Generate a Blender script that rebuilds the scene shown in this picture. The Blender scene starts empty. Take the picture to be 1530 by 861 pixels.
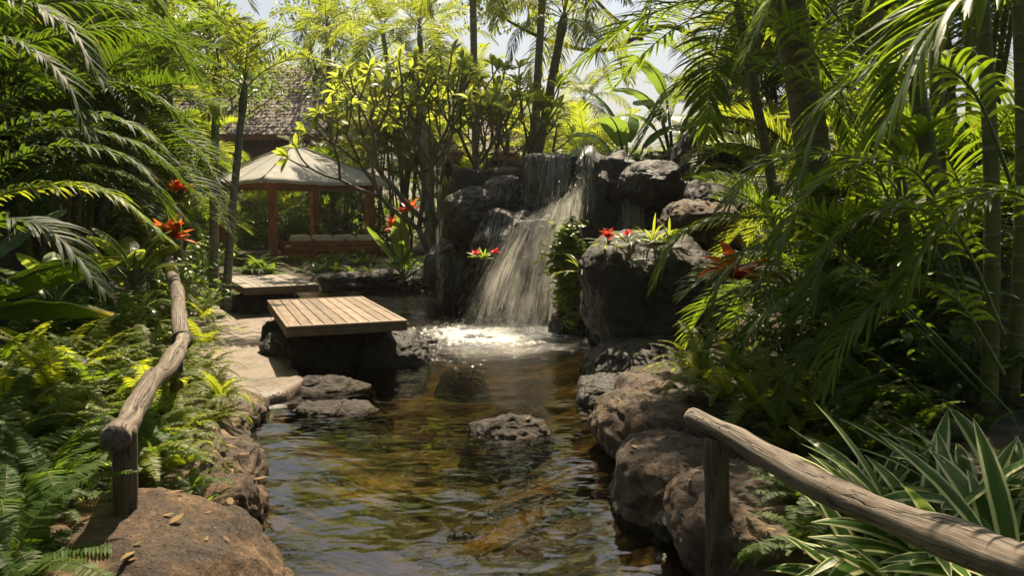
import bpy, math, random
import numpy as np
from mathutils import Vector, Matrix
from mathutils.bvhtree import BVHTree

R = math.radians
SC = bpy.context.scene
COL = SC.collection
random.seed(11)

# ------------------------------------------------------------------ camera frame
FPX = 1150.0
CAMZ = 2.0
PITCH = math.atan((430.5 - 315.0) / FPX)
CX, CY = 765.0, 430.5
def ray(px, py):
    a = px - CX; b = CY - py
    return Vector((a, FPX * math.cos(PITCH) + b * math.sin(PITCH), -FPX * math.sin(PITCH) + b * math.cos(PITCH)))
def P(px, py, y):
    d = ray(px, py); t = y / d.y
    return Vector((d.x * t, y, CAMZ + d.z * t))
def G(px, py, z=0.0):
    d = ray(px, py); t = (z - CAMZ) / d.z
    return Vector((d.x * t, d.y * t, z))

# ------------------------------------------------------------------ noise
def _h(ix, iy, iz, s):
    n = (ix.astype(np.int64) * 374761393 + iy.astype(np.int64) * 668265263 + iz.astype(np.int64) * 2147483647 + s * 1274126177) & 0xffffffff
    n = ((n ^ (n >> 13)) * 1274126177) & 0xffffffff
    n = (n ^ (n >> 16)) & 0xffffffff
    return n / 4294967295.0 * 2 - 1
def vnoise(p, s=0):
    p = np.asarray(p, float); i = np.floor(p); f = p - i
    u = f * f * f * (f * (f * 6 - 15) + 10); r = 0
    for a in (0, 1):
        for b in (0, 1):
            for c in (0, 1):
                w = (u[:, 0] if a else 1 - u[:, 0]) * (u[:, 1] if b else 1 - u[:, 1]) * (u[:, 2] if c else 1 - u[:, 2])
                r = r + w * _h(i[:, 0] + a, i[:, 1] + b, i[:, 2] + c, s)
    return r
def fbm(p, s=0, o=4, g=.5):
    r = 0; a = 1.0; q = np.asarray(p, float)
    for k in range(o):
        r = r + a * vnoise(q, s + k * 17); q = q * 2.03 + 11.3; a *= g
    return r

# ------------------------------------------------------------------ mesh builder
class MB:
    def __init__(s):
        s.v = []; s.f = []; s.t = []; s.c = []; s.mi = []; s.sm = []; s.n = 0
    def add(s, v, f, tint=0.5, tc=None, mi=0, sm=True):
        v = np.asarray(v, float); n = len(v)
        s.v.append(v)
        s.f.extend([tuple(i + s.n for i in q) for q in f])
        s.mi.extend([mi] * len(f)); s.sm.extend([sm] * len(f))
        s.t.append(np.full(n, tint) if np.isscalar(tint) else np.asarray(tint, float))
        s.c.append(v.copy() if tc is None else np.asarray(tc, float))
        s.n += n
    def mesh(s, name, mats, smooth=True):
        me = bpy.data.meshes.new(name)
        v = np.concatenate(s.v) if s.v else np.zeros((0, 3))
        me.from_pydata(v.tolist(), [], s.f)
        a = me.attributes.new('tint', 'FLOAT', 'POINT'); a.data.foreach_set('value', np.concatenate(s.t).astype(np.float32))
        a = me.attributes.new('tc', 'FLOAT_VECTOR', 'POINT'); a.data.foreach_set('vector', np.concatenate(s.c).astype(np.float32).ravel())
        for m in (mats if isinstance(mats, (list, tuple)) else [mats]): me.materials.append(m)
        if any(s.mi): me.polygons.foreach_set('material_index', s.mi)
        if smooth: me.polygons.foreach_set('use_smooth', s.sm)
        me.update()
        return me

def put(name, me, loc=(0, 0, 0), rz=0, sc=1, parent=None):
    o = bpy.data.objects.new(name, me); COL.objects.link(o)
    o.location = loc; o.rotation_euler = (0, 0, rz)
    o.scale = (sc, sc, sc) if np.isscalar(sc) else sc
    if parent: o.parent = parent
    return o
def tag(o, label=None, cat=None, group=None, kind=None):
    if label: o['label'] = label
    if cat: o['category'] = cat
    if group: o['group'] = group
    if kind: o['kind'] = kind
    return o
def thing(name, label, cat, loc=(0, 0, 0), rz=0, group=None):
    o = put(name, None, loc, rz); o.empty_display_size = .2
    return tag(o, label, cat, group)
def structure(o): o['kind'] = 'structure'; return o

# ------------------------------------------------------------------ shape helpers
def nrm(v): return v / (np.linalg.norm(v, axis=-1, keepdims=True) + 1e-9)
def tube(m, pts, rad, n=10, bump=0, seed=0, caps=True, tint=.5, freq=3, mi=0):
    pts = np.asarray([tuple(p) for p in pts], float); k = len(pts)
    rad = np.full(k, rad) if np.isscalar(rad) else np.asarray(rad, float)
    T = nrm(np.gradient(pts, axis=0))
    L = np.concatenate([[0], np.cumsum(np.linalg.norm(np.diff(pts, axis=0), axis=1))])
    ref = np.array([0, 0, 1.0]) if abs(T[0][2]) < .9 else np.array([1.0, 0, 0])
    u = nrm(np.cross(ref, T[0])); V = []; C = []
    for i in range(k):
        u = nrm(u - T[i] * np.dot(u, T[i])); w = np.cross(T[i], u)
        for j in range(n):
            a = 2 * math.pi * j / n
            V.append(pts[i] + (u * math.cos(a) + w * math.sin(a)) * rad[i]); C.append((L[i], math.cos(a) * rad[i], math.sin(a) * rad[i]))
    V = np.array(V); C = np.array(C)
    if bump:
        q = C * np.array([freq, freq * 4, freq * 4]) + seed
        d = fbm(q, seed, 3)
        cen = np.repeat(pts, n, axis=0)
        V = cen + (V - cen) * (1 + bump * d)[:, None]
    F = [(i * n + j, i * n + (j + 1) % n, (i + 1) * n + (j + 1) % n, (i + 1) * n + j) for i in range(k - 1) for j in range(n)]
    if caps:
        F.append(tuple(range(n - 1, -1, -1))); F.append(tuple(range((k - 1) * n, k * n)))
    m.add(V, F, tint, C, mi)
def smooth_path(pts, n):
    pts = np.asarray([tuple(p) for p in pts], float); k = len(pts)
    P0 = np.vstack([2 * pts[0] - pts[1], pts, 2 * pts[-1] - pts[-2]])
    out = []
    for t in np.linspace(0, k - 1 - 1e-6, n):
        i = int(t); f = t - i; a, b, c, d = P0[i], P0[i + 1], P0[i + 2], P0[i + 3]
        out.append(.5 * ((2 * b) + (c - a) * f + (2 * a - 5 * b + 4 * c - d) * f * f + (3 * b - a - 3 * c + d) * f ** 3))
    return np.array(out)
def box(m, c, s, rz=0, tint=.5, ax=0, mi=0, ch=.004, rot=None):
    """chamfered box: centre c, full size s; ax = grain axis"""
    h = np.array(s) / 2; ch = min(ch, h.min() * .4); V = []; F = []
    idx = {}
    for sx in (-1, 1):
        for sy in (-1, 1):
            for sz in (-1, 1):
                for k in range(3):
                    q = np.array([sx, sy, sz]) * (h - ch); q[k] = (sx, sy, sz)[k] * h[k]
                    idx[(sx, sy, sz, k)] = len(V); V.append(q)
    for k in range(3):
        a, b = [(1, 2), (2, 0), (0, 1)][k]
        for s_ in (-1, 1):
            q = []
            for (p, r) in ((-1, -1), (1, -1), (1, 1), (-1, 1)):
                t = [0, 0, 0]; t[k] = s_; t[a] = p; t[b] = r; q.append(idx[(*t, k)])
            F.append(tuple(q) if s_ > 0 else tuple(q[::-1]))
        for p in (-1, 1):
            for r in (-1, 1):
                t0 = [0, 0, 0]; t0[a] = p; t0[b] = r; t1 = list(t0); t0[k] = -1; t1[k] = 1
                q = (idx[(*t0, a)], idx[(*t1, a)], idx[(*t1, b)], idx[(*t0, b)])
                F.append(q if p * r > 0 else q[::-1])
    for sx in (-1, 1):
        for sy in (-1, 1):
            for sz in (-1, 1):
                q = [idx[(sx, sy, sz, k)] for k in range(3)]
                F.append(tuple(q) if sx * sy * sz > 0 else tuple(q[::-1]))
    V = np.array(V); C = V.copy() + random.uniform(0, 20)
    C = np.roll(C, -ax, axis=1)
    if rot is not None: V = V @ np.array(rot).T
    if rz:
        cz, sz = math.cos(rz), math.sin(rz); V = np.stack([V[:, 0] * cz - V[:, 1] * sz, V[:, 0] * sz + V[:, 1] * cz, V[:, 2]], 1)
    m.add(V + np.array(c), F, tint, C, mi, False)

def blade(m, pts, w, side, fold=.25, tint=.5, curl=0, mi=0, cols=1):
    """leaf blade: midline pts, half-widths w, side vector; tc = (edge 0..1, length 0..1, signed)"""
    pts = np.asarray(pts, float); k = len(pts); w = np.asarray(w, float)
    T = nrm(np.gradient(pts, axis=0)); side = nrm(np.asarray(side, float)); side = nrm(side - T * (T @ side)[:, None]) if side.ndim == 1 else side
    N = np.cross(side, T); us = np.linspace(-1, 1, 2 * cols + 1); V = []; C = []
    for i in range(k):
        for u in us:
            V.append(pts[i] + side[i] * u * w[i] + N[i] * (abs(u) * fold * w[i] + curl * w[i] * math.sin(i * 2.1 + u * 3))); C.append((abs(u), i / (k - 1), u))
    n = len(us)
    F = [(i * n + j, i * n + j + 1, (i + 1) * n + j + 1, (i + 1) * n + j) for i in range(k - 1) for j in range(n - 1)]
    m.add(V, F, tint, C, mi)
def arc(base, az, e0, e1, L, n, roll=0):
    """curve from base in the vertical plane az, elevation going e0 -> e1 (radians)"""
    p = np.array(base, float); out = [p.copy()]; ca, sa = math.cos(az), math.sin(az)
    for i in range(n - 1):
        e = e0 + (e1 - e0) * ((i + .5) / (n - 1)); s = L / (n - 1)
        p = p + np.array([ca * math.cos(e), sa * math.cos(e), math.sin(e)]) * s; out.append(p.copy())
    return np.array(out), np.array([-sa, ca, 0.0])

# ------------------------------------------------------------------ palm fronds, ferns
def frond(m, rach, leaflen, leafw, n, seed=0, phi=(35, 72), droop=.9, vee=.25, seg=4, t0=.16, rr=.012, fold=.3, jit=.12, ends=False, tilt=.0):
    rg = np.random.RandomState(seed)
    pts = smooth_path(rach, 22); k = len(pts)
    tube(m, pts, np.linspace(rr, rr * .22, k), 5, tint=.9, caps=False, mi=1)
    T = nrm(np.gradient(pts, axis=0)); D = -np.array([0, 0, 1.0])
    for i in range(n):
        t = t0 + (1 - t0) * (i + .5) / n
        f = t * (k - 1); a = int(f); f -= a; b = min(a + 1, k - 1)
        p = pts[a] * (1 - f) + pts[b] * f; tg = nrm(T[a] * (1 - f) + T[b] * f)
        S = np.cross(tg, -D); S = nrm(S) if np.linalg.norm(S) > .05 else np.array([0, 1.0, 0]); U = np.cross(S, tg)
        prof = (math.sin(math.pi * min(1, .16 + .80 * (t - t0) / (1 - t0))) ** .55)
        for sg in (-1, 1):
            if rg.rand() < .02: continue
            ph = R(phi[1] + (phi[0] - phi[1]) * ((t - t0) / (1 - t0)) ** 1.1 + rg.uniform(-8, 8))
            L = leaflen * prof * rg.uniform(.85, 1.1)
            v = vee + rg.uniform(-jit, jit)
            d = nrm(S * sg * math.sin(ph) + tg * math.cos(ph) + U * v)
            q = p + d * .004; c = [q]; sl = L / seg; dr = droop * rg.uniform(.6, 1.3)
            dd = d.copy()
            for s_ in range(seg):
                c.append(c[-1] + dd * sl); dd = nrm(dd + D * dr * (1.0 / seg) * (.5 + (s_ + 1) / seg))
            c = np.array(c)
            w = leafw * np.array([.35] + [math.sin(math.pi * (.25 + .72 * (j + 1) / (seg + .35))) for j in range(seg)]) * rg.uniform(.85, 1.12)
            w[-1] = leafw * .06
            sd = nrm(np.cross(U + S * sg * rg.uniform(-.35, .35) + tg * rg.uniform(-.3, .3), d))
            blade(m, c, w, sd, -fold if sg > 0 else fold, tint=rg.uniform(.15, .85), cols=1)

def fern_frond(m, rach, L, n, seed, w=.22, seg=10, tilt=0):
    rg = np.random.RandomState(seed); pts = smooth_path(rach, seg); k = len(pts)
    T = nrm(np.gradient(pts, axis=0)); tt = rg.uniform(.2, .8)
    a0 = pts[0]; S0 = None
    for i in range(n):
        t = .1 + .9 * (i + .5) / n; f = t * (k - 1); a = int(f); f -= a; b = min(a + 1, k - 1)
        p = pts[a] * (1 - f) + pts[b] * f; tg = nrm(T[a] * (1 - f) + T[b] * f)
        S = np.cross(tg, [0, 0, 1.0]); S = nrm(S) if np.linalg.norm(S) > .08 else (S0 if S0 is not None else np.array([1.0, 0, 0])); S0 = S
        U = np.cross(S, tg)
        ln = L * w * (min(1, .45 + 2 * t) * (1 - ((t - .1) / .93) ** 2.2)) + .004
        hw = min(.0115, L * .42 / n)
        for sg in (-1, 1):
            d = nrm(S * sg + tg * .22 + U * rg.uniform(-.25, .15)); e = nrm(tg + U * rg.uniform(-.3, .3))
            V = [p - e * hw * .9, p + d * ln * .55 - e * hw - U * ln * .03, p + d * ln - U * ln * .14, p + d * ln * .55 + e * hw - U * ln * .03, p + e * hw * .9]
            m.add(V, [(0, 1, 3, 4), (1, 2, 3)] if sg > 0 else [(4, 3, 1, 0), (3, 2, 1)], tt + rg.uniform(-.15, .15), [(0, t, 0)] * 5)
    tube(m, pts, np.linspace(.004, .0015, k), 3, tint=.9, caps=False, mi=1)
# ------------------------------------------------------------------ materials
def nodes(name):
    m = bpy.data.materials.new(name); m.use_nodes = True; nt = m.node_tree; nt.nodes.clear()
    out = nt.nodes.new('ShaderNodeOutputMaterial')
    def N(t, **kw):
        n = nt.nodes.new('ShaderNode' + t)
        for k, v in kw.items():
            if k.startswith('i_'):
                key = k[2:].replace('_', ' ')
                n.inputs[key].default_value = v
            elif k == 'ins':
                for a, b in v.items(): n.inputs[a].default_value = b
            else: setattr(n, k, v)
        return n
    L = lambda a, ao, b, bi: nt.links.new(a.outputs[ao], b.inputs[bi])
    return m, nt, out, N, L
def ramp(N, stops, interp='LINEAR'):
    r = N('ValToRGB'); r.color_ramp.interpolation = interp
    e = r.color_ramp.elements
    while len(e) < len(stops): e.new(.5)
    for x, (p, c) in zip(e, stops): x.position = p; x.color = (*c, 1) if len(c) == 3 else c
    return r

def leaf_mat(name, dark, light, trans, tmix=.45, rough=.38, margin=None, hv=.12, back=None, nscale=7):
    m, nt, out, N, L = nodes(name)
    at = N('Attribute', attribute_name='tint'); oi = N('ObjectInfo')
    a = N('Math', operation='MULTIPLY_ADD', ins={1: .7, 2: 0}); L(oi, 'Random', a, 0)
    b = N('Math', operation='MULTIPLY_ADD', ins={1: .65}); L(at, 'Fac', b, 0); L(a, 0, b, 2)
    tcn = N('TexCoord'); nz = N('TexNoise', ins={'Scale': nscale, 'Detail': 3.0}); L(tcn, 'Object', nz, 'Vector')
    c = N('Math', operation='MULTIPLY_ADD', ins={1: .6}); L(nz, 'Fac', c, 0)
    c2 = N('Math', operation='SUBTRACT', ins={1: .3}); L(b, 0, c2, 0); L(c2, 0, c, 2)
    r = ramp(N, [(0.1, dark), (.85, light)]); L(c, 0, r, 'Fac')
    col = r
    r2 = ramp(N, [(0.1, tuple(x * .75 for x in trans)), (.9, trans)]); L(c, 0, r2, 'Fac')
    colo, tro = (r, 'Color'), (r2, 'Color')
    if margin:
        tc = N('Attribute', attribute_name='tc'); sx = N('SeparateXYZ'); L(tc, 'Vector', sx, 0)
        nn = N('TexNoise', ins={'Scale': 14.0, 'Detail': 2.0}); L(tcn, 'Object', nn, 'Vector')
        ad = N('Math', operation='MULTIPLY_ADD', ins={1: .16}); L(nn, 'Fac', ad, 0); L(sx, 0, ad, 2)
        rr = ramp(N, [(.70, (0, 0, 0)), (.78, (1, 1, 1))]); L(ad, 0, rr, 'Fac')
        for q in (0, 1):
            mx = N('Mix', data_type='RGBA'); L(rr, 'Color', mx, 0)
            src = (colo, tro)[q]; L(src[0], src[1], mx, 6); mx.inputs[7].default_value = (*[x * (1, .8)[q] for x in margin], 1)
            if q: tro = (mx, 2)
            else: colo = (mx, 2)
    if name.startswith('palm'):   # dry yellow-brown leaflet tips
        tc = N('Attribute', attribute_name='tc'); sx = N('SeparateXYZ'); L(tc, 'Vector', sx, 0)
        q1 = N('MapRange', ins={1: .78, 2: 1.0}); L(sx, 1, q1, 0); q2 = N('MapRange', ins={1: .55, 2: .75}); L(at, 'Fac', q2, 0)
        q3 = N('Math', operation='MULTIPLY'); L(q1, 0, q3, 0); L(q2, 0, q3, 1)
        for q, cc in ((0, (.22, .15, .045)), (1, (.50, .34, .06))):
            mx = N('Mix', data_type='RGBA'); L(q3, 0, mx, 0); src = (colo, tro)[q]; L(src[0], src[1], mx, 6); mx.inputs[7].default_value = (*cc, 1)
            if q: tro = (mx, 2)
            else: colo = (mx, 2)
    p = N('BsdfPrincipled', ins={'Roughness': rough, 'Specular IOR Level': .28}); L(*colo, p, 'Base Color')
    # fine rib bump across the blade
    bp = N('Bump', ins={'Strength': .25, 'Distance': .004})
    nb = N('TexNoise', ins={'Scale': 60.0, 'Detail': 2.0}); L(tcn, 'Object', nb, 'Vector'); L(nb, 'Fac', bp, 'Height'); L(bp, 'Normal', p, 'Normal')
    t = N('BsdfTranslucent'); L(*tro, t, 'Color')
    mix = N('MixShader', ins={0: tmix}); L(p, 0, mix, 1); L(t, 0, mix, 2); L(mix, 0, out, 'Surface')
    return m

def rock_mat(name, stops, rough=(.55, .95), scale=1.0, bump=1.0, wet=0.0, pits=1.0):
    m, nt, out, N, L = nodes(name)
    tc = N('TexCoord'); oi = N('ObjectInfo')
    n1 = N('TexNoise', ins={'Scale': 2.1 * scale, 'Detail': 9.0, 'Roughness': .62, 'Distortion': .4}); L(tc, 'Object', n1, 'Vector')
    n2 = N('TexNoise', ins={'Scale': 11 * scale, 'Detail': 6.0, 'Roughness': .7}); L(tc, 'Object', n2, 'Vector')
    v = N('TexVoronoi', ins={'Scale': 26 * scale, 'Randomness': 1.0}); 
    mp = N('Mapping', ins={'Scale': (1, 1, 1.8)}); L(tc, 'Object', mp, 'Vector')
    wq = N('Mix', data_type='VECTOR', ins={0: .12}); L(mp, 0, wq, 4); L(n2, 'Color', wq, 5); L(wq, 1, v, 'Vector')
    ad = N('Math', operation='MULTIPLY_ADD', ins={1: .45}); L(n2, 'Fac', ad, 0); L(n1, 'Fac', ad, 2)
    sb = N('Math', operation='SUBTRACT', ins={1: .24}); L(ad, 0, sb, 0)
    r = ramp(N, stops); L(sb, 0, r, 'Fac')
    # pits darker
    pr = ramp(N, [(.05, (.25, .25, .25)), (.30, (1, 1, 1))]); L(v, 'Distance', pr, 'Fac')
    pm = ramp(N, [(.5, (0, 0, 0)), (.62, (1, 1, 1))]); L(n1, 'Fac', pm, 'Fac')
    mm = N('Mix', data_type='RGBA', blend_type='MULTIPLY', ins={0: .7 * pits}); L(r, 'Color', mm, 6); L(pr, 'Color', mm, 7)
    p = N('BsdfPrincipled', ins={'Specular IOR Level': .5}); L(mm, 2, p, 'Base Color')
    rr = ramp(N, [(.35, (rough[0],) * 3), (.65, (rough[1],) * 3)]); L(n1, 'Fac', rr, 'Fac'); L(rr, 'Color', p, 'Roughness')
    b1 = N('Bump', ins={'Strength': .9 * bump, 'Distance': .14 / scale}); L(n1, 'Fac', b1, 'Height')
    b2 = N('Bump', ins={'Strength': .8 * bump, 'Distance': .05 / scale}); L(n2, 'Fac', b2, 'Height'); L(b1, 0, b2, 'Normal')
    b3 = N('Bump', ins={'Strength': .6 * bump * pits, 'Distance': .022 / scale}); L(pr, 'Color', b3, 'Height'); L(b2, 0, b3, 'Normal')
    n4 = N('TexNoise', ins={'Scale': 55 * scale, 'Detail': 5.0, 'Roughness': .75}); L(tc, 'Object', n4, 'Vector')
    b4 = N('Bump', ins={'Strength': .7 * bump, 'Distance': .012 / scale}); L(n4, 'Fac', b4, 'Height'); L(b3, 0, b4, 'Normal'); b3 = b4
    L(b3, 0, p, 'Normal'); L(p, 0, out, 'Surface')
    return m

def grain_mat(name, stops, rough=.7, sx=.5, sy=14, bump=.5, crack=True, spec=.35):
    """wood: uses tc (x along the grain, yz across)"""
    m, nt, out, N, L = nodes(name)
    at = N('Attribute', attribute_name='tc'); ti = N('Attribute', attribute_name='tint')
    mp = N('Mapping', ins={'Scale': (sx, sy, sy)}); L(at, 'Vector', mp, 'Vector')
    n1 = N('TexNoise', ins={'Scale': 1.6, 'Detail': 8.0, 'Roughness': .65, 'Distortion': .6}); L(mp, 0, n1, 'Vector')
    mp2 = N('Mapping', ins={'Scale': (sx * 3, sy * 5, sy * 5)}); L(at, 'Vector', mp2, 'Vector')
    n2 = N('TexNoise', ins={'Scale': 1.2, 'Detail': 4.0}); L(mp2, 0, n2, 'Vector')
    ad = N('Math', operation='MULTIPLY_ADD', ins={1: .35}); L(n2, 'Fac', ad, 0); L(n1, 'Fac', ad, 2)
    a2 = N('Math', operation='MULTIPLY_ADD', ins={1: .35}); L(ti, 'Fac', a2, 0); L(ad, 0, a2, 2)
    sb = N('Math', operation='SUBTRACT', ins={1: .35}); L(a2, 0, sb, 0)
    r = ramp(N, stops); L(sb, 0, r, 'Fac')
    tcs = N('TexCoord'); ns = N('TexNoise', ins={'Scale': 2.6, 'Detail': 7.0, 'Roughness': .7}); L(tcs, 'Object', ns, 'Vector')
    rs = ramp(N, [(.36, (.45, .42, .38)), (.56, (1, 1, 1))]); L(ns, 'Fac', rs, 'Fac')
    ms = N('Mix', data_type='RGBA', blend_type='MULTIPLY', ins={0: .8}); L(r, 'Color', ms, 6); L(rs, 'Color', ms, 7)
    p = N('BsdfPrincipled', ins={'Roughness': rough, 'Specular IOR Level': spec}); L(ms, 2, p, 'Base Color')
    b = N('Bump', ins={'Strength': bump, 'Distance': .012}); L(ad, 0, b, 'Height'); L(b, 0, p, 'Normal')
    if crack:
        mp3 = N('Mapping', ins={'Scale': (sx * 1.1, sy * .8, sy * .8)}); L(at, 'Vector', mp3, 'Vector')
        v = N('TexNoise', ins={'Scale': 1.5, 'Detail': 3.0, 'Distortion': 1.0}); L(mp3, 0, v, 'Vector')
        s = N('Math', operation='SUBTRACT', ins={1: .5}); L(v, 'Fac', s, 0); ab = N('Math', operation='ABSOLUTE'); L(s, 0, ab, 0)
        cr = ramp(N, [(.004, (.12, .12, .12)), (.02, (1, 1, 1))]); L(ab, 0, cr, 'Fac')
        mm = N('Mix', data_type='RGBA', blend_type='MULTIPLY', ins={0: .85}); L(ms, 2, mm, 6); L(cr, 'Color', mm, 7); L(mm, 2, p, 'Base Color')
        vk = N('TexVoronoi', ins={'Scale': 1.0}); mk = N('Mapping', ins={'Scale': (3.2, 9, 9)}); L(at, 'Vector', mk, 'Vector'); L(mk, 0, vk, 'Vector')
        kr = ramp(N, [(.07, (.10, .08, .06)), (.16, (1, 1, 1))]); L(vk, 'Distance', kr, 'Fac')
        mk2 = N('Mix', data_type='RGBA', blend_type='MULTIPLY', ins={0: .8}); L(mm, 2, mk2, 6); L(kr, 'Color', mk2, 7); L(mk2, 2, p, 'Base Color')
        b2 = N('Bump', ins={'Strength': .8, 'Distance': .01}); L(cr, 'Color', b2, 'Height'); L(b, 0, b2, 'Normal'); L(b2, 0, p, 'Normal')
    L(p, 0, out, 'Surface')
    return m
def plain_mat(name, c1, c2, scale=5, rough=.7, bump=.3, dist=.02, trans=0, coord='Object', detail=6.0, tcol=None):
    m, nt, out, N, L = nodes(name)
    tc = N('TexCoord'); n = N('TexNoise', ins={'Scale': scale, 'Detail': detail, 'Roughness': .6}); L(tc, coord, n, 'Vector')
    r = ramp(N, [(.3, c1), (.7, c2)]); L(n, 'Fac', r, 'Fac')
    p = N('BsdfPrincipled', ins={'Roughness': rough}); L(r, 'Color', p, 'Base Color')
    b = N('Bump', ins={'Strength': bump, 'Distance': dist}); L(n, 'Fac', b, 'Height'); L(b, 0, p, 'Normal')
    if trans:
        t = N('BsdfTranslucent', ins={'Color': (*(tcol or c2), 1)}); mx = N('MixShader', ins={0: trans}); L(p, 0, mx, 1); L(t, 0, mx, 2); L(mx, 0, out, 'Surface')
    else: L(p, 0, out, 'Surface')
    return m

MT = {}
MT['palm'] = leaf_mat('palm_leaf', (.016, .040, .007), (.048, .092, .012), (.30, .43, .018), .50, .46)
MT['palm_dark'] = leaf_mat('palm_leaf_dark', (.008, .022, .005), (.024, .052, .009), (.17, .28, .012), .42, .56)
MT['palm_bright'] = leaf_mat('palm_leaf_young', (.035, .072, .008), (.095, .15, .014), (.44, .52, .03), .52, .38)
MT['palm_far'] = leaf_mat('palm_leaf_far', (.03, .062, .008), (.085, .12, .014), (.42, .48, .03), .5, .4)  # lighter, yellower green for the palms farther back
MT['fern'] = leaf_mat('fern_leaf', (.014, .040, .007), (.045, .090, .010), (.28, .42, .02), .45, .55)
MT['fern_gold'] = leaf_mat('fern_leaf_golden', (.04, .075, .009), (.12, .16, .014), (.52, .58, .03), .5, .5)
MT['broad'] = leaf_mat('broad_leaf', (.022, .055, .012), (.06, .12, .02), (.30, .44, .04), .42, .33)
MT['broad_light'] = leaf_mat('broad_leaf_light', (.06, .11, .02), (.13, .19, .035), (.45, .56, .07), .48, .33)
MT['frangi'] = leaf_mat('frangipani_leaf', (.05, .095, .018), (.12, .18, .03), (.55, .62, .07), .55, .4)
MT['banana'] = leaf_mat('banana_leaf', (.04, .10, .025), (.09, .17, .04), (.34, .50, .06), .42, .35)
MT['varieg'] = leaf_mat('variegated_leaf', (.030, .075, .020), (.075, .15, .035), (.30, .44, .06), .40, .34, margin=(.72, .72, .38))
MT['red'] = leaf_mat('red_bract', (.30, .012, .012), (.60, .02, .015), (.85, .06, .03), .4, .4)
MT['orange'] = leaf_mat('orange_bract', (.45, .06, .012), (.75, .13, .02), (.95, .22, .04), .45, .4)
MT['ti'] = leaf_mat('ti_leaf', (.10, .02, .012), (.30, .05, .018), (.65, .14, .03), .45, .35)
MT['stem'] = plain_mat('green_stem', (.05, .085, .02), (.11, .15, .035), 9, .5)
MT['stem_brown'] = plain_mat('fern_stem', (.06, .04, .015), (.12, .09, .03), 9, .6)
# trunks with leaf-scar rings
def trunk_mat(name, c1, c2, ringc, freq=7.0, bump=.5):
    m, nt, out, N, L = nodes(name)
    at = N('Attribute', attribute_name='tc'); tc = N('TexCoord')
    n = N('TexNoise', ins={'Scale': 6.0, 'Detail': 8.0, 'Roughness': .65}); L(tc, 'Object', n, 'Vector')
    sx = N('SeparateXYZ'); L(at, 'Vector', sx, 0)
    ma = N('Math', operation='MULTIPLY_ADD', ins={1: .16}); L(n, 'Fac', ma, 0); L(sx, 0, ma, 2)
    mu = N('Math', operation='MULTIPLY', ins={1: freq}); L(ma, 0, mu, 0); fr = N('Math', operation='FRACT'); L(mu, 0, fr, 0)
    rg = ramp(N, [(.0, (1, 1, 1)), (.10, (.0, .0, .0)), (.9, (0, 0, 0)), (1, (1, 1, 1))]); L(fr, 0, rg, 'Fac')
    r = ramp(N, [(.3, c1), (.7, c2)]); L(n, 'Fac', r, 'Fac')
    mx = N('Mix', data_type='RGBA'); L(rg, 'Color', mx, 0); L(r, 'Color', mx, 6); mx.inputs[7].default_value = (*ringc, 1)
    p = N('BsdfPrincipled', ins={'Roughness': .7}); L(mx, 2, p, 'Base Color')
    b = N('Bump', ins={'Strength': bump, 'Distance': .012}); L(rg, 'Color', b, 'Height')
    b2 = N('Bump', ins={'Strength': .5, 'Distance': .015}); L(n, 'Fac', b2, 'Height'); L(b, 0, b2, 'Normal'); L(b2, 0, p, 'Normal'); L(p, 0, out, 'Surface')
    return m
MT['trunk_grey'] = trunk_mat('palm_trunk_grey', (.11, .11, .085), (.24, .23, .19), (.07, .06, .045), 8)
MT['trunk_brown'] = trunk_mat('palm_trunk_brown', (.08, .065, .035), (.17, .14, .085), (.05, .035, .02), 9)
MT['cane'] = trunk_mat('green_cane', (.055, .07, .016), (.14, .15, .04), (.20, .17, .09), 5.5, .7)
MT['bark'] = plain_mat('bark', (.05, .04, .03), (.15, .12, .09), 9, .85, .8, .03)
MT['bark_grey'] = plain_mat('frangipani_bark', (.10, .085, .065), (.22, .19, .15), 12, .8, .7, .02)
MT['lava'] = rock_mat('dark_lava_rock', [(.25, (.006, .005, .0045)), (.5, (.018, .015, .0125)), (.8, (.045, .036, .028))], (.38, .8), 1.0, 1.0)
MT['lava_dry'] = rock_mat('dry_lava_rock', [(.25, (.016, .010, .007)), (.5, (.095, .062, .039)), (.75, (.33, .235, .15))], (.6, .95), 1.1, 1.1)
MT['lava_brown'] = rock_mat('brown_lava_rock', [(.30, (.016, .010, .006)), (.50, (.105, .062, .032)), (.70, (.30, .195, .11))], (.6, .95), 1.5, 1.6, pits=1.3)
MT['wet'] = rock_mat('wet_lava_rock', [(.25, (.005, .0045, .004)), (.5, (.015, .0125, .010)), (.78, (.045, .037, .029))], (.12, .4), 1.2, .9)
MT['lava_step'] = rock_mat('stepping_stone_lava', [(.25, (.010, .007, .005)), (.5, (.038, .028, .020)), (.78, (.13, .095, .066))], (.65, .95), 1.2, 1.2)
MT['log'] = grain_mat('weathered_log', [(.15, (.035, .026, .02)), (.45, (.15, .12, .095)), (.8, (.34, .285, .23))], .75, .9, 16, .7)
MT['post'] = grain_mat('post_wood', [(.15, (.035, .025, .018)), (.45, (.115, .085, .06)), (.8, (.23, .175, .125))], .8, .9, 16, .7)
MT['deck'] = grain_mat('deck_plank', [(.15, (.07, .048, .032)), (.45, (.19, .135, .09)), (.85, (.37, .275, .19))], .55, .6, 12, .25, False)
MT['deck_side'] = grain_mat('deck_fascia', [(.15, (.07, .045, .028)), (.5, (.16, .11, .07)), (.85, (.26, .19, .13))], .6, .6, 12, .25, False)
MT['deck_grey'] = grain_mat('deck_plank_grey', [(.15, (.10, .085, .07)), (.5, (.22, .19, .16)), (.85, (.36, .32, .27))], .6, .6, 12, .25, False)
MT['cedar'] = grain_mat('stained_cedar', [(.15, (.16, .045, .014)), (.5, (.34, .11, .035)), (.85, (.48, .18, .06))], .5, .6, 9, .2, False)
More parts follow.
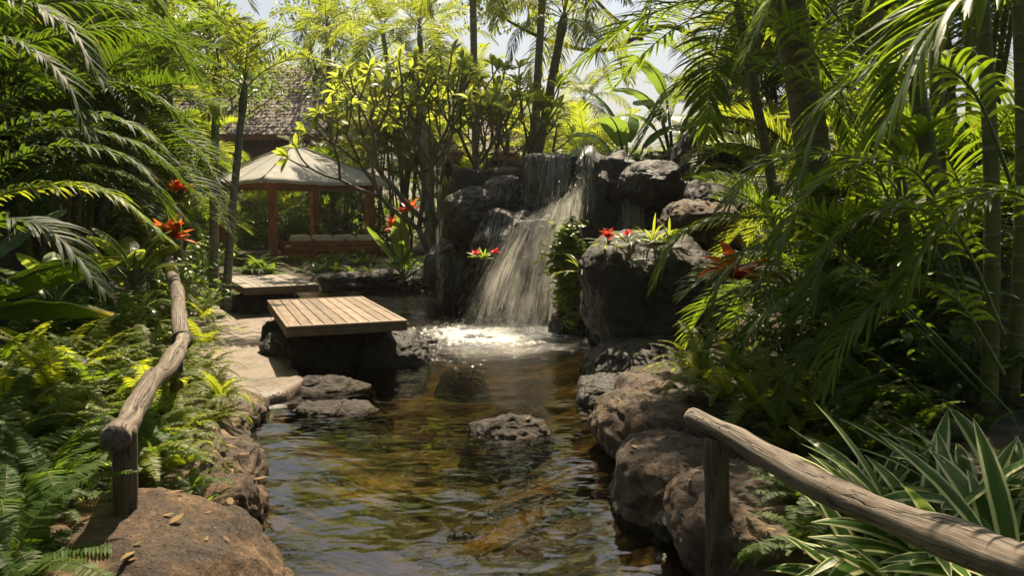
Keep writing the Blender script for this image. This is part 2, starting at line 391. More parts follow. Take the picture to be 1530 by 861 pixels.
MT['cedar_dark'] = grain_mat('stained_cedar_dark', [(.15, (.10, .035, .014)), (.5, (.20, .08, .03)), (.85, (.30, .13, .05))], .5, .6, 9, .2, False)
MT['canvas'] = plain_mat('canvas', (.36, .36, .34), (.52, .51, .47), 3, .85, .1, .01, .3, tcol=(.55, .47, .36))
MT['cushion'] = plain_mat('cushion_fabric', (.50, .46, .38), (.62, .58, .50), 8, .9, .3, .01)
MT['wall'] = plain_mat('house_wall', (.05, .035, .022), (.10, .07, .045), 4, .8)
MT['soil'] = plain_mat('soil', (.018, .012, .008), (.055, .038, .024), 7, .95, .8, .05, detail=10.0)
MT['glass'] = plain_mat('window_glass', (.01, .012, .012), (.02, .022, .022), 2, .08, 0)
# ------------------------------------------------------------------ ground and water
WP = [(-1.6, -4), (-1.5, 2.5), (-1.35, 4.1), (-1.84, 5.05), (-2.29, 6.67), (-2.9, 8.2), (-2.95, 9.5), (-3.6, 11.5), (-4.6, 13.8), (-5.6, 16.5), (-5.6, 19.3), (-3.5, 20.3), (-2.0, 20.0),
      (-1.2, 18.6), (0.2, 16.0), (1.6, 14.0), (1.5, 11.8), (1.15, 9.6), (.95, 8.07), (1.05, 7.1), (.75, 5.4), (1.05, 4.2), (1.6, 2.5), (2.2, -4)]
def sdist(x, y):
    """signed distance to the pond edge: positive on land"""
    x = np.asarray(x, float); y = np.asarray(y, float); d = np.full(x.shape, 1e9); ins = np.zeros(x.shape, bool)
    n = len(WP)
    for i in range(n):
        ax, ay = WP[i]; bx, by = WP[(i + 1) % n]
        ex, ey = bx - ax, by - ay
        t = np.clip(((x - ax) * ex + (y - ay) * ey) / (ex * ex + ey * ey), 0, 1)
        d = np.minimum(d, np.hypot(x - ax - t * ex, y - ay - t * ey))
        c = ((ay > y) != (by > y)) & (x < ex * (y - ay) / ((by - ay) if by != ay else 1e-9) + ax)
        ins ^= c
    return np.where(ins, -d, d)
def sst(a, b, x):
    t = np.clip((x - a) / (b - a), 0, 1); return t * t * (3 - 2 * t)
def H(x, y):
    x = np.asarray(x, float); y = np.asarray(y, float)
    d = sdist(x, y)
    land = .30 * sst(0, .35, d) + .28 * sst(.3, 2.2, d)
    # terrace side is flatter
    terr = sst(8.0, 8.8, y) * (1 - sst(17.5, 19, y)) * (1 - sst(-2.9, -1.5, x)) * (1 - sst(2.0, 3.0, d))
    land = land * (1 - .85 * terr)
    # bank right behind the cliff rises
    land = land + 1.5 * sst(.8, 3.2, d) * sst(1.0, 2.6, x) * sst(8, 12, y) * (1 - sst(24, 32, y))
    land = land + .15 * vnoise(np.stack([x.ravel() * .5, y.ravel() * .5, x.ravel() * 0], 1), 3).reshape(x.shape) * sst(.5, 3, d) * (1 - terr)
    land = land + .05 * vnoise(np.stack([x.ravel() * 2.2, y.ravel() * 2.2, x.ravel() * 0], 1), 5).reshape(x.shape) * sst(.2, 1, d) * (1 - terr)
    bed = -.06 - .30 * sst(0, 1.3, -d)
    return np.where(d > 0, land, bed)
def hz(x, y): return float(H(np.array([x]), np.array([y]))[0])

gx = np.concatenate([-np.geomspace(400, 12.2, 22), np.arange(-12, 12.01, .12), np.geomspace(12.2, 400, 22)])
gy = np.concatenate([-np.geomspace(60, 5, 8), np.arange(-4.8, 26, .12), np.geomspace(26.2, 900, 26)])
X, Y = np.meshgrid(gx, gy)
Z = H(X, Y); nx, ny = len(gx), len(gy)
b = MB(); V = np.stack([X.ravel(), Y.ravel(), Z.ravel()], 1)
F = [(j * nx + i, j * nx + i + 1, (j + 1) * nx + i + 1, (j + 1) * nx + i) for j in range(ny - 1) for i in range(nx - 1)]
b.add(V, F)
def ground_mat():
    m, nt, out, N, L = nodes('ground_soil_and_pond_bed')
    tc = N('TexCoord'); sx = N('SeparateXYZ'); L(tc, 'Object', sx, 0)
    n = N('TexNoise', ins={'Scale': 5.0, 'Detail': 10.0, 'Roughness': .65}); L(tc, 'Object', n, 'Vector')
    n3 = N('TexNoise', ins={'Scale': 1.3, 'Detail': 4.0}); L(tc, 'Object', n3, 'Vector')
    soil = ramp(N, [(.3, (.016, .011, .007)), (.7, (.06, .042, .026))]); L(n, 'Fac', soil, 'Fac')
    # pebbles and silt on the bed; lightest patches paint sunlit spots
    v = N('TexVoronoi', ins={'Scale': 7.0}); L(tc, 'Object', v, 'Vector')
    v2 = N('TexVoronoi', ins={'Scale': 45.0}); L(tc, 'Object', v2, 'Vector')
    silt_sun = ramp(N, [(.3, (.016, .013, .007)), (.5, (.05, .036, .017)), (.70, (.34, .24, .10))]); L(n3, 'Fac', silt_sun, 'Fac')
    sand = ramp(N, [(.2, (.6, .6, .6)), (.8, (1, 1, 1))]); L(v2, 'Color', sand, 'Fac')
    s2 = N('Mix', data_type='RGBA', blend_type='MULTIPLY', ins={0: .8}); L(silt_sun, 'Color', s2, 6); L(sand, 'Color', s2, 7)
    st = ramp(N, [(.10, (1, 1, 1)), (.17, (0, 0, 0))], 'EASE'); L(v, 'Distance', st, 'Fac')
    sm = N('Mix', data_type='RGBA'); L(st, 'Color', sm, 0); L(s2, 2, sm, 6); sm.inputs[7].default_value = (.09, .085, .065, 1)
    k = N('MapRange', ins={1: -.06, 2: .03}); L(sx, 2, k, 0)
    mx = N('Mix', data_type='RGBA'); L(k, 0, mx, 0); L(sm, 2, mx, 6); L(soil, 'Color', mx, 7)
    p = N('BsdfPrincipled', ins={'Roughness': .9}); L(mx, 2, p, 'Base Color')
    bb = N('Bump', ins={'Strength': .8, 'Distance': .05}); L(n, 'Fac', bb, 'Height')
    b2 = N('Bump', ins={'Strength': .5, 'Distance': .05}); L(st, 'Color', b2, 'Height'); L(bb, 0, b2, 'Normal'); L(b2, 0, p, 'Normal'); L(p, 0, out, 'Surface')
    return m
structure(put('ground', b.mesh('ground', ground_mat())))

def water_mat():
    m, nt, out, N, L = nodes('pond_water')
    tc = N('TexCoord'); at = N('Attribute', attribute_name='tint')
    def wv(scale, sy, dist, det=2.0, dis=.6):
        mp = N('Mapping', ins={'Scale': (1, sy, 1)}); L(tc, 'Object', mp, 'Vector')
        n = N('TexNoise', ins={'Scale': scale, 'Detail': det, 'Roughness': .5, 'Distortion': dis}); L(mp, 0, n, 'Vector')
        return n
    n1 = wv(1.8, 1.25, 0, 0, .6); n2 = wv(5.0, 1.5, 0, 0, .8); n3 = wv(13, 1.5, 0, 2)
    b1 = N('Bump', ins={'Strength': 1.0, 'Distance': .021}); L(n1, 'Fac', b1, 'Height')
    b2 = N('Bump', ins={'Strength': 1.0, 'Distance': .0052}); L(n2, 'Fac', b2, 'Height'); L(b1, 0, b2, 'Normal')
    # chop grows towards the fall (attribute), real small waves thrown up by the falling water
    ch = N('Math', operation='MULTIPLY_ADD', ins={1: .07, 2: .0008}); L(at, 'Fac', ch, 0)
    b3 = N('Bump', ins={'Strength': 1.0}); L(ch, 0, b3, 'Distance'); L(n3, 'Fac', b3, 'Height'); L(b2, 0, b3, 'Normal')
    fr = N('Fresnel', ins={'IOR': 1.85}); L(b3, 0, fr, 'Normal')
    g = N('BsdfGlossy', ins={'Roughness': .02}); L(b3, 0, g, 'Normal')
    rg = N('Math', operation='MULTIPLY_ADD', ins={1: .22, 2: .015}); L(at, 'Fac', rg, 0); L(rg, 0, g, 'Roughness')
    t = N('BsdfTransparent', ins={'Color': (.52, .455, .28, 1)})
    mx = N('MixShader'); L(fr, 0, mx, 0); L(t, 0, mx, 1); L(g, 0, mx, 2)
    # broken white foam where the fall lands, partly standing in for sun glint
    nf = N('TexNoise', ins={'Scale': 9.0, 'Detail': 8.0, 'Roughness': .75, 'Distortion': 1.2}); mpf = N('Mapping', ins={'Scale': (1, 1.5, 1)}); L(tc, 'Object', mpf, 'Vector'); L(mpf, 0, nf, 'Vector')
    sf = N('Math', operation='MULTIPLY_ADD', ins={1: .60}); L(at, 'Fac', sf, 0); L(nf, 'Fac', sf, 2)
    rf = ramp(N, [(.92, (0, 0, 0)), (1.12, (.6, .6, .6))]); L(sf, 0, rf, 'Fac')
    df = N('BsdfDiffuse', ins={'Color': (.8, .8, .78, 1)}); L(b3, 0, df, 'Normal')
    mf = N('MixShader'); L(rf, 'Color', mf, 0); L(mx, 0, mf, 1); L(df, 0, mf, 2); L(mf, 0, out, 'Surface')
    return m
wx = np.arange(-7, 4.01, .05); wy = np.arange(-4, 21.5, .05); X, Y = np.meshgrid(wx, wy)
def chop(x, y): return 1.0 * np.exp(-((x + .0) ** 2 / 1.5 + (y - 12.7) ** 2 / 1.3)) + .4 * np.exp(-((x + .7) ** 2 / 4 + (y - 11.8) ** 2 / 6)) + .5 * np.exp(-((x + 1.9) ** 2 / .8 + (y - 17) ** 2 / 1.5))
cp = chop(X, Y)
pp = np.stack([X.ravel() * 2.2, Y.ravel() * 3.0, X.ravel() * 0], 1)
Zw = .0 + .004 * vnoise(pp, 31) + cp.ravel() * .022 * vnoise(pp * 3.3, 33)
b = MB(); nx = len(wx)
b.add(np.stack([X.ravel(), Y.ravel(), Zw], 1), [(j * nx + i, j * nx + i + 1, (j + 1) * nx + i + 1, (j + 1) * nx + i) for j in range(len(wy) - 1) for i in range(nx - 1)], np.clip(cp.ravel(), 0, 1))
structure(put('pond_water', b.mesh('pond_water', water_mat())))

# stone terrace beside the platforms
def terrace():
    poly = [G(*q, .10) for q in ((250, 600), (300, 597), (352, 592), (395, 590), (432, 583), (452, 572), (440, 552), (428, 530), (425, 500), (440, 470), (420, 447), (330, 444), (250, 444))]
    bb = MB(); n = len(poly)
    c = sum((p for p in poly), Vector()) / n
    rings = [1.0, .985, .93, .8, .6, .4, .2]; V = []; F = []; pts = []
    # resample the outline
    for i in range(n):
        a, d = poly[i], poly[(i + 1) % n]; k = max(1, int((d - a).length / .06))
        for j in range(k): pts.append(a.lerp(d, j / k))
    k = len(pts)
    for p in pts: V.append((p.x, p.y, -.35))
    for ri, r in enumerate(rings):
        for p in pts:
            q = c + (p - c) * r; V.append((q.x, q.y, (.03 if ri == 0 else .095)))
    V = np.array(V)
    V[:k, :2] += 0
    e = fbm(V * np.array([3, 3, 0]), 9, 3)[:, None] * .05
    V[:, :1] += e; V[k:, 2] += fbm(V[k:] * np.array([2.5, 2.5, 0]) + 5, 4, 4) * .016
    for ri in range(len(rings)):
        for i in range(k): F.append((ri * k + i, ri * k + (i + 1) % k, (ri + 1) * k + (i + 1) % k, (ri + 1) * k + i))
    V = np.vstack([V, [[c.x, c.y, .095]]]); a = len(rings) * k
    for i in range(k): F.append((a + i, a + (i + 1) % k, len(V) - 1))
    bb.add(V, F)
    return bb.mesh('stone_terrace', rock_mat('terrace_stone', [(.15, (.07, .050, .034)), (.5, (.165, .125, .09)), (.85, (.28, .22, .165))], (.3, .8), .8, .5))
structure(put('path_terrace', terrace()))

# ------------------------------------------------------------------ rocks
ROCKS = []; RB = []
_ico = {}
def ico(n):
    if n not in _ico:
        import bmesh
        bm = bmesh.new(); bmesh.ops.create_icosphere(bm, subdivisions=n, radius=1)
        _ico[n] = (np.array([v.co[:] for v in bm.verts]), [tuple(v.index for v in f.verts) for f in bm.faces]); bm.free()
    return _ico[n]
def rock(label, c, s, seed=0, mat='lava', sub=6, rz=0, tilt=0, lean=0, box_=2.6, amp=1.0, strata=0, group=None, name='lava_boulder', cat='boulder', flat=0, deep=0):
    c = np.array(c, float); s = np.array(s, float)
    p, f = ico(sub)
    r = (np.abs(p) ** box_).sum(1) ** (-1 / box_)
    q = p * r[:, None]
    big = fbm(q * 1.1 + seed * 7.3, seed, 3, .5)
    q = q * (1 + .20 * amp * big)[:, None]
    w = q * s
    nrmv = nrm(p / s)
    sz = float(np.mean(s))
    d1 = fbm(w * 2.2 + seed * 3.1, seed + 5, 4, .55) * .055 * amp * min(1.2, sz * 1.6)
    cr = np.abs(vnoise(w * np.array([1.6, 1.6, 2.6]) / max(.5, sz) + seed * 1.7, seed + 9)); d2 = -np.exp(-(cr / .03) ** 2) * .07 * amp * min(1, sz * 1.3)
    cr = np.abs(fbm(w * np.array([3.2, 3.2, 6.0]) + seed * 2.7, seed + 19, 2)); d2 = d2 - np.exp(-(cr / .05) ** 2) * .022 * amp
    rd = 1 - np.abs(fbm(w * 5.0 + seed, seed + 23, 3, .6)); d2 = d2 + (rd - .7) * .045 * amp * min(1, sz * 1.4)
    d3 = fbm(w * 10 + seed, seed + 13, 3, .65) * .016 * amp
    if strata:
        st = w[:, 2] * strata + fbm(w * 1.1, seed + 3, 2) * 1.3; d3 = d3 + (np.abs((st % 1) - .5) - .25) * .09 * min(1, sz)
    w = w + nrmv * (d1 + d2 + d3)[:, None]
    if flat: w[:, 2] = np.where(w[:, 2] > s[2] * flat, s[2] * flat + (w[:, 2] - s[2] * flat) * .3, w[:, 2])
    if deep: w[:, 2] = np.where(w[:, 2] < 0, w[:, 2] * deep, w[:, 2]); w[:, :2] *= (1 + .55 * np.clip(-w[:, 2] / .35, 0, 1))[:, None]
    w[:, 0] += w[:, 2] * lean
    ct, st_ = math.cos(tilt), math.sin(tilt); w = np.stack([w[:, 0] * ct + w[:, 2] * st_, w[:, 1], -w[:, 0] * st_ + w[:, 2] * ct], 1)
    ca, sa = math.cos(rz), math.sin(rz); w = np.stack([w[:, 0] * ca - w[:, 1] * sa, w[:, 0] * sa + w[:, 1] * ca, w[:, 2]], 1)
    b = MB(); b.add(w, f)
    o = put(name, b.mesh(name, MT[mat]), tuple(c)); tag(o, label, cat, group)
    ROCKS.append((w + c, f)); return o
def rpx(label, x0, y0, x1, y1, Y, th, seed, mat='lava', grow=1.0, down=0, **k):
    a = P(x0, y0, Y); b = P(x1, y1 + down, Y)
    c = ((a.x + b.x) / 2, Y + th * .25, (a.z + b.z) / 2); s = (abs(b.x - a.x) / 2 * grow, th / 2, abs(a.z - b.z) / 2 * grow)
    return rock(label, c, s, seed, mat, **k)
GR = 'dark lava boulders of the waterfall cliff'
rpx('tall dark capstone boulder at the cliff top that the main waterfall pours over', 762, 219, 910, 470, 16.1, 3.0, 1, 'lava', box_=4.6, strata=.8, amp=.62, flat=.86)
rpx('steep wet rock face behind the spray of the main waterfall', 700, 318, 880, 540, 14.5, 2.0, 2, 'wet', box_=2.8, strata=1.2, amp=.8)
rpx('dark upright buttress rock just right of the main waterfall', 862, 226, 968, 540, 14.2, 2.2, 3, 'lava', box_=4.0, amp=.6)
rpx('dark shoulder rock with flat top left of the capstone boulder', 672, 238, 800, 480, 16.8, 2.4, 4, 'lava', box_=4.6, amp=.6, flat=.85)
rpx('pointed dark rock jutting out left under the shoulder rock', 654, 276, 776, 362, 15.4, 1.7, 5, 'wet', tilt=-.28, box_=2.3, amp=.7)
rpx('wet ledge rock between the jutting rock and the main waterfall', 718, 264, 792, 350, 15.5, 1.4, 36, 'wet', box_=3.2, amp=.6)
rpx('shaded sloping base rock below the jutting rock', 636, 345, 780, 490, 16.4, 1.8, 6, 'wet', box_=2.6, amp=.7)
rpx('broad black back rock closing the gap behind the buttress and spout rock', 880, 232, 1080, 420, 15.6, 1.6, 43, 'lava', box_=3.5, amp=.5, sub=5)
rpx('rounded spout rock with a thin trickle right of the buttress', 936, 238, 1024, 306, 12.8, 1.7, 7, 'lava', box_=2.6, amp=.55)
rpx('dark recessed rock wall under the rounded spout rock', 915, 270, 1075, 440, 13.6, 1.3, 8, 'wet', box_=4, amp=.6)
rpx('dark boulder high on the cliff behind the spout rock', 1000, 190, 1120, 330, 14.4, 2.0, 9, 'lava', box_=3, amp=.6)
rpx('long low boulder with a sunlit rim under the right-hand fronds', 1034, 254, 1225, 370, 11.8, 1.7, 10, 'lava', box_=2.6, amp=.5)
rpx('pale ridged sunlit rock resting behind the great boulder', 1000, 296, 1116, 392, 10.6, 1.2, 12, 'lava_dry', box_=2.6, strata=3, amp=.7)
rpx('great dark boulder overhanging the pond with bromeliads on its top', 870, 353, 1095, 545, 9.6, 2.1, 13, 'lava', box_=2.7, amp=.6, lean=-.08)
rpx('low striated slab rock below the great boulder with a rim-lit left edge', 882, 512, 1060, 640, 8.7, 1.6, 14, 'lava', box_=2.6, strata=2.5, amp=.7)
rpx('small dark rock at the water edge under the striated slab', 866, 568, 975, 650, 7.9, .9, 15, 'lava', box_=2.6, strata=2, amp=.7)
rock('broad sunlit brown rock sloping into the pond on the right bank', (1.55, 6.35, .08), (.86, 1.05, .46), 16, 'lava_dry', rz=.25, tilt=.32, box_=2.3, amp=.5, strata=2)
rock('rough sunlit hump rock in front of the broad brown rock', (1.26, 5.25, .0), (.56, .74, .40), 17, 'lava_dry', rz=-.3, box_=2.2, tilt=.35, amp=.5)
rock('brown rock beside the right-hand rail post', (1.62, 4.25, .08), (.68, .82, .38), 18, 'lava_dry', rz=.2, box_=2.3, tilt=.22, amp=.55)
rock('small wet rock with splashed edge at the right bank foot', (1.03, 4.7, -.04), (.14, .20, .15), 19, 'wet', sub=5)
rock('large rounded orange-brown pitted rock at the foot of the left post', (-1.93, 3.68, -.04), (.84, 1.0, .56), 20, 'lava_brown', rz=.35, box_=2.1, tilt=.12, amp=.45)
rock('dark cracked bank rock behind the orange-brown rock', (-2.34, 5.3, -.06), (.52, .80, .44), 21, 'lava_dry', rz=-.1, box_=2.5, amp=.8)
rock('low brown rock wedged between the left bank rocks', (-2.06, 4.8, -.04), (.40, .52, .33), 37, 'lava_brown', rz=-.1, box_=2.5, amp=.8)
rock('narrow bank rock under the overhanging golden ferns', (-2.78, 7.0, -.04), (.40, .95, .28), 22, 'lava_dry', rz=.10, amp=.8)
rpx('narrow dark rock rib beside the main fall that the vine hangs on', 836, 330, 872, 510, 12.9, .6, 41, 'lava', box_=3, amp=.6, sub=5)
rock('low dark rock at the cliff foot beneath the vine', tuple(P(860, 484, 12.8)), (.40, .4, .3), 23, 'wet', sub=5)
rock('small wet rock at the cliff foot beside the great boulder', tuple(P(905, 497, 11.6)), (.3, .4, .25), 24, 'wet', sub=5)
rock('flat dark rock on the far bank behind the pond', tuple(P(520, 420, 20.3)), (.75, .5, .25), 25, 'lava', sub=5)
rock('sunlit-topped flat rock on the far bank below the paddle leaves', tuple(P(585, 418, 20.2)), (.7, .5, .28), 26, 'lava', sub=5)
rock('dark rock where the far bank meets the cliff', tuple(P(645, 424, 19.2)), (.7, .6, .35), 27, 'wet', sub=5)
def stepst(label, px, py, w, hgt, seed, mat='lava_step', asp=.75):
    g = G(px, py); s = w * g.y / FPX / 2 * 1.08
    sz = min(.19, s * .38)
    return rock(label, (g.x, g.y, hgt - sz * .9), (s, s * asp, sz * 1.05), seed, mat, sub=6, amp=.8, box_=2.05, name='stepping_stone', cat='stone', group='stepping stones in the pond', deep=3.0)
stepst('flat stepping stone half joined to the terrace, behind its twin', 486, 576, 124, .055, 28)
stepst('flat stepping stone standing clear of the terrace in open water', 500, 612, 146, .06, 29)
stepst('lone dark stepping stone in mid pond towards the right bank', 762, 643, 124, .085, 30)
stepst('small wet stone just right of the near platform', 624, 512, 52, .10, 31, 'wet')
stepst('low wet stone barely above water beyond the lone stepping stone', 692, 550, 66, -.035, 32, 'wet')
# rocks carrying the platforms
rock('dark boulder carrying the left side of the near wooden platform', (-2.72, 10.5, .06), (.60, .85, .42), 33, 'lava', rz=.3, name='support_rock')
rock('dark boulder carrying the right side of the near wooden platform', (-1.68, 10.35, .04), (.52, .62, .38), 34, 'lava', rz=.2, name='support_rock', amp=.7)
rock('dark boulder added beneath the middle of the near wooden platform to block light', (-2.25, 11.3, .06), (.75, .6, .38), 38, 'lava', name='support_rock')  # added to stop light showing between the carrying boulders
rock('small dark boulder at the back left of the near wooden platform', (-3.42, 11.3, .10), (.28, .35, .28), 39, 'lava', name='support_rock')
rock('dark boulder carrying the far wooden platform', (-4.9, 15.0, .08), (.60, .9, .42), 35, 'lava', name='support_rock')

allv = []; allf = []; n0 = 0
for v, f in ROCKS:
    allv.extend(v.tolist()); allf.extend([tuple(i + n0 for i in q) for q in f]); n0 += len(v)
BVH = BVHTree.FromPolygons(allv, allf)
def on_rock(x, z, y0=5.0, d=(0, 1, 0)):
    h = BVH.ray_cast(Vector((x, y0, z)), Vector(d)); return h[0]
def top_of(x, y):
    h = BVH.ray_cast(Vector((x, y, 9)), Vector((0, 0, -1))); g = hz(x, y)
    return max(h[0].z, g) if h[0] else g

# ------------------------------------------------------------------ falling water
def fall_mat():
    m, nt, out, N, L = nodes('falling_water')
    at = N('Attribute', attribute_name='tint')
    d = N('BsdfDiffuse', ins={'Color': (.85, .85, .82, 1)}); t = N('BsdfTranslucent', ins={'Color': (.92, .90, .84, 1)})
    g = N('BsdfGlossy', ins={'Roughness': .25}); tr = N('BsdfTransparent')
    a = N('MixShader', ins={0: .65}); L(d, 0, a, 1); L(t, 0, a, 2)
    b_ = N('MixShader', ins={0: .12}); L(a, 0, b_, 1); L(g, 0, b_, 2)
    c = N('MixShader'); L(at, 'Fac', c, 0); L(tr, 0, c, 1); L(b_, 0, c, 2); L(c, 0, out, 'Surface')
    return m
MT['fall'] = fall_mat()
rg = np.random.RandomState(5)
def ribbon(b, pts, w, al):
    """thread of falling water: crossed thin strips"""
    pts = np.array(pts); k = len(pts); T = nrm(np.gradient(pts, axis=0))
    prof = np.sin(np.linspace(.12, math.pi - .12, k)) ** .5
    for ax in (np.array([1.0, 0, 0]), np.array([0, 1.0, 0])):
        S = nrm(np.cross(T, np.cross(ax, T) + 1e-6)) if 0 else nrm(ax - T * (T @ ax)[:, None])
        V = np.concatenate([pts + S * (w * prof)[:, None], pts - S * (w * prof)[:, None]])
        b.add(V, [(i, i + 1, k + i + 1, k + i) for i in range(k - 1)], al)
wf = thing('waterfall', 'white main waterfall pouring off the tall capstone and spraying down to the pond', 'waterfall', tuple(G(790, 492)))
def child_mesh(name, mb, mat, root, smooth=True):
    o = put(name, mb.mesh(name, mat, smooth)); o.parent = root; o.matrix_parent_inverse = Matrix.Translation(root.location).inverted() if root.rotation_euler.z == 0 else root.matrix_world.inverted(); return o
# 1: threads sliding over the rock from the lip
b = MB(); ends = []
for i in range(900):
    u = rg.rand(); px = 792 + 84 * u + rg.normal(0, 2); x = (px - CX) / FPX * 14.8
    z = 3.22 - .10 * abs(u - .7) + rg.uniform(-.9, .02) * (rg.rand() < .75); pts = []; L_ = rg.uniform(.2, .8)
    dx = -rg.uniform(.05, .40) * (1.1 - u * .8)
    for s in np.linspace(0, 1, 7):
        xx = x + dx * s * L_ + math.sin(s * 5 + i) * .012; zz = z - L_ * s
        h = on_rock(xx, zz)
        if h is None: break
        pts.append((h.x, h.y - .02 - .02 * rg.rand(), h.z))
    if len(pts) > 3 and all(abs(pts[q][1] - pts[q + 1][1]) < .5 for q in range(len(pts) - 1)):
        ribbon(b, pts, rg.uniform(.0025, .008), rg.uniform(.08, .38))
child_mesh('rock_sheet', b, MT['fall'], wf)
# 2: spray thrown off the rock, falling left and towards the viewer
b = MB()
for i in range(3600):
    u = rg.rand() ** .9
    sx = 800 + 70 * u + rg.normal(0, 5); x0 = (sx - CX) / FPX * 13.6; z0 = 2.05 + .5 * (u) + rg.normal(0, .12) - (1 - u) * .25
    y0 = 13.45 + rg.normal(0, .12)
    vx = -(.12 + 2.1 * (1 - u) ** 1.1) * rg.uniform(.55, 1.1) - abs(rg.normal(0, .2)); vy = -rg.uniform(.1, .9); vz = rg.uniform(-1.6, .1)
    T_ = (vz + math.sqrt(vz * vz + 2 * 9.8 * max(.05, z0))) / 9.8
    t0 = T_ * rg.rand() ** .8 * .97; dt = min(rg.uniform(.015, .055), T_ - t0)
    pts = [(x0 + vx * t, y0 + vy * t, z0 + vz * t - 4.9 * t * t) for t in (t0, t0 + dt * .33, t0 + dt * .66, t0 + dt)]
    ribbon(b, pts, rg.uniform(.0012, .0065), rg.uniform(.06, .42) * (.35 + .65 * u))
child_mesh('spray', b, MT['fall'], wf)
# 3: foam and flying drops where it lands
def veil_mat():
    m, nt, out, N, L = nodes('water_veil')
    at = N('Attribute', attribute_name='tc'); ti = N('Attribute', attribute_name='tint')
    mp = N('Mapping', ins={'Scale': (46, 1.8, 1)}); L(at, 'Vector', mp, 'Vector'); n = N('TexNoise', ins={'Scale': 1.0, 'Detail': 6.0, 'Roughness': .7, 'Distortion': .5}); L(mp, 0, n, 'Vector')
    mp2 = N('Mapping', ins={'Scale': (9, 2.5, 1)}); L(at, 'Vector', mp2, 'Vector'); n2 = N('TexNoise', ins={'Scale': 1.0, 'Detail': 4.0}); L(mp2, 0, n2, 'Vector')
    mu = N('Math', operation='MULTIPLY'); L(n, 'Fac', mu, 0); L(n2, 'Fac', mu, 1)
    r = ramp(N, [(.20, (0, 0, 0)), (.46, (1, 1, 1))]); L(mu, 0, r, 'Fac'); m2 = N('Math', operation='MULTIPLY'); L(r, 'Color', m2, 0); L(ti, 'Fac', m2, 1)
    d = N('BsdfDiffuse', ins={'Color': (.85, .85, .82, 1)}); t = N('BsdfTranslucent', ins={'Color': (.92, .90, .84, 1)}); tr = N('BsdfTransparent')
    a = N('MixShader', ins={0: .6}); L(d, 0, a, 1); L(t, 0, a, 2); c = N('MixShader'); L(m2, 0, c, 0); L(tr, 0, c, 1); L(a, 0, c, 2); L(c, 0, out, 'Surface'); return m
MT['veil'] = veil_mat()
for q_, (off, al) in enumerate(((0, .95), (.16, .8), (-.14, .7), (.3, .55))):
    bb = MB(); V = []; C = []; TT = []; nu, nt_ = 60, 22
    for i in range(nu + 1):
        u = i / nu; sx = 800 + 70 * u; x0 = (sx - CX) / FPX * 13.6; z0 = 1.95 + .5 * u; vx = -(.12 + 2.3 * (1 - u) ** 1.2); vy = -.45 - off; vz = -.8
        T_ = (vz + math.sqrt(vz * vz + 19.6 * z0)) / 9.8
        for j in range(nt_ + 1):
            s = j / nt_; t = T_ * s; V.append((x0 + vx * t + .02 * math.sin(u * 40 + s * 5), 13.45 + vy * t + .05 * math.sin(u * 23 + q_), max(.01, z0 + vz * t - 4.9 * t * t))); C.append((u + q_ * 3.3, s * 1.2 + q_, 0)); TT.append(al * (.25 + .75 * u) * min(1, 4 * s + .1) * min(1, 8 * min(u, 1 - u) + .02))
    bb.add(V, [(i * (nt_ + 1) + j, (i + 1) * (nt_ + 1) + j, (i + 1) * (nt_ + 1) + j + 1, i * (nt_ + 1) + j + 1) for i in range(nu) for j in range(nt_)], TT, C)
    child_mesh('water_veil', bb, MT['veil'], wf)
b = MB(); ip, if_ = ico(1)
for i in range(2600):
    x = .15 + rg.normal(0, .62); y = 13.0 + rg.normal(0, .42); r = rg.uniform(.002, .009)
    z = abs(rg.normal(0, .02)) if rg.rand() < .8 else abs(rg.normal(0, .12))
    b.add(ip * np.array([r, r, r * .7]) + np.array([x, y, z + .01]), if_, rg.uniform(.3, .8))
child_mesh('foam', b, MT['fall'], wf)
def side_fall(label, px0, px1, pyt, pyb, Y, n, drift, wmax=.005, slide=True, y0=12.4):
    root = thing('waterfall', label, 'waterfall', (P((px0 + px1) / 2, pyb, Y)[0], Y, 0)); b = MB()
    zt = P(0, pyt, Y).z; zb = P(0, pyb, Y).z
    for i in range(n):
        x = (rg.uniform(px0, px1) - CX) / FPX * Y; z = rg.uniform(zb, zt); L_ = rg.uniform(.12, .45); pts = []
        yy = None
        for s in np.linspace(0, 1, 5):
            h = on_rock(x + drift * L_ * s, z - L_ * s, y0)
            if slide:
                if h is None: break
                pts.append((x + drift * L_ * s, h.y - .03, z - L_ * s))
            else: pts.append((x + drift * L_ * s + .01 * math.sin(i + s * 4), Y + .02 * math.sin(i), z - L_ * s))
        if len(pts) == 5 and max(q[1] for q in pts) - min(q[1] for q in pts) < .5: ribbon(b, pts, rg.uniform(.0015, wmax), rg.uniform(.12, .6))
    child_mesh('water_threads', b, MT['fall'], root)
side_fall('thin waterfall sliding down the ledge between shoulder rock and capstone', 730, 768, 265, 400, 14.6, 260, -.25)
side_fall('narrow free-falling trickle at the far left tip of the jutting rock', 652, 662, 330, 448, 15.0, 90, -.02, .004, False)
side_fall('small waterfall dropping from the rounded spout rock into shadow', 942, 978, 275, 352, 12.4, 320, .02, .008, True, 11.4)
side_fall('thin wet trickle low on the sloping base rock at the cliff left', 655, 700, 375, 455, 15.4, 130, -.5)
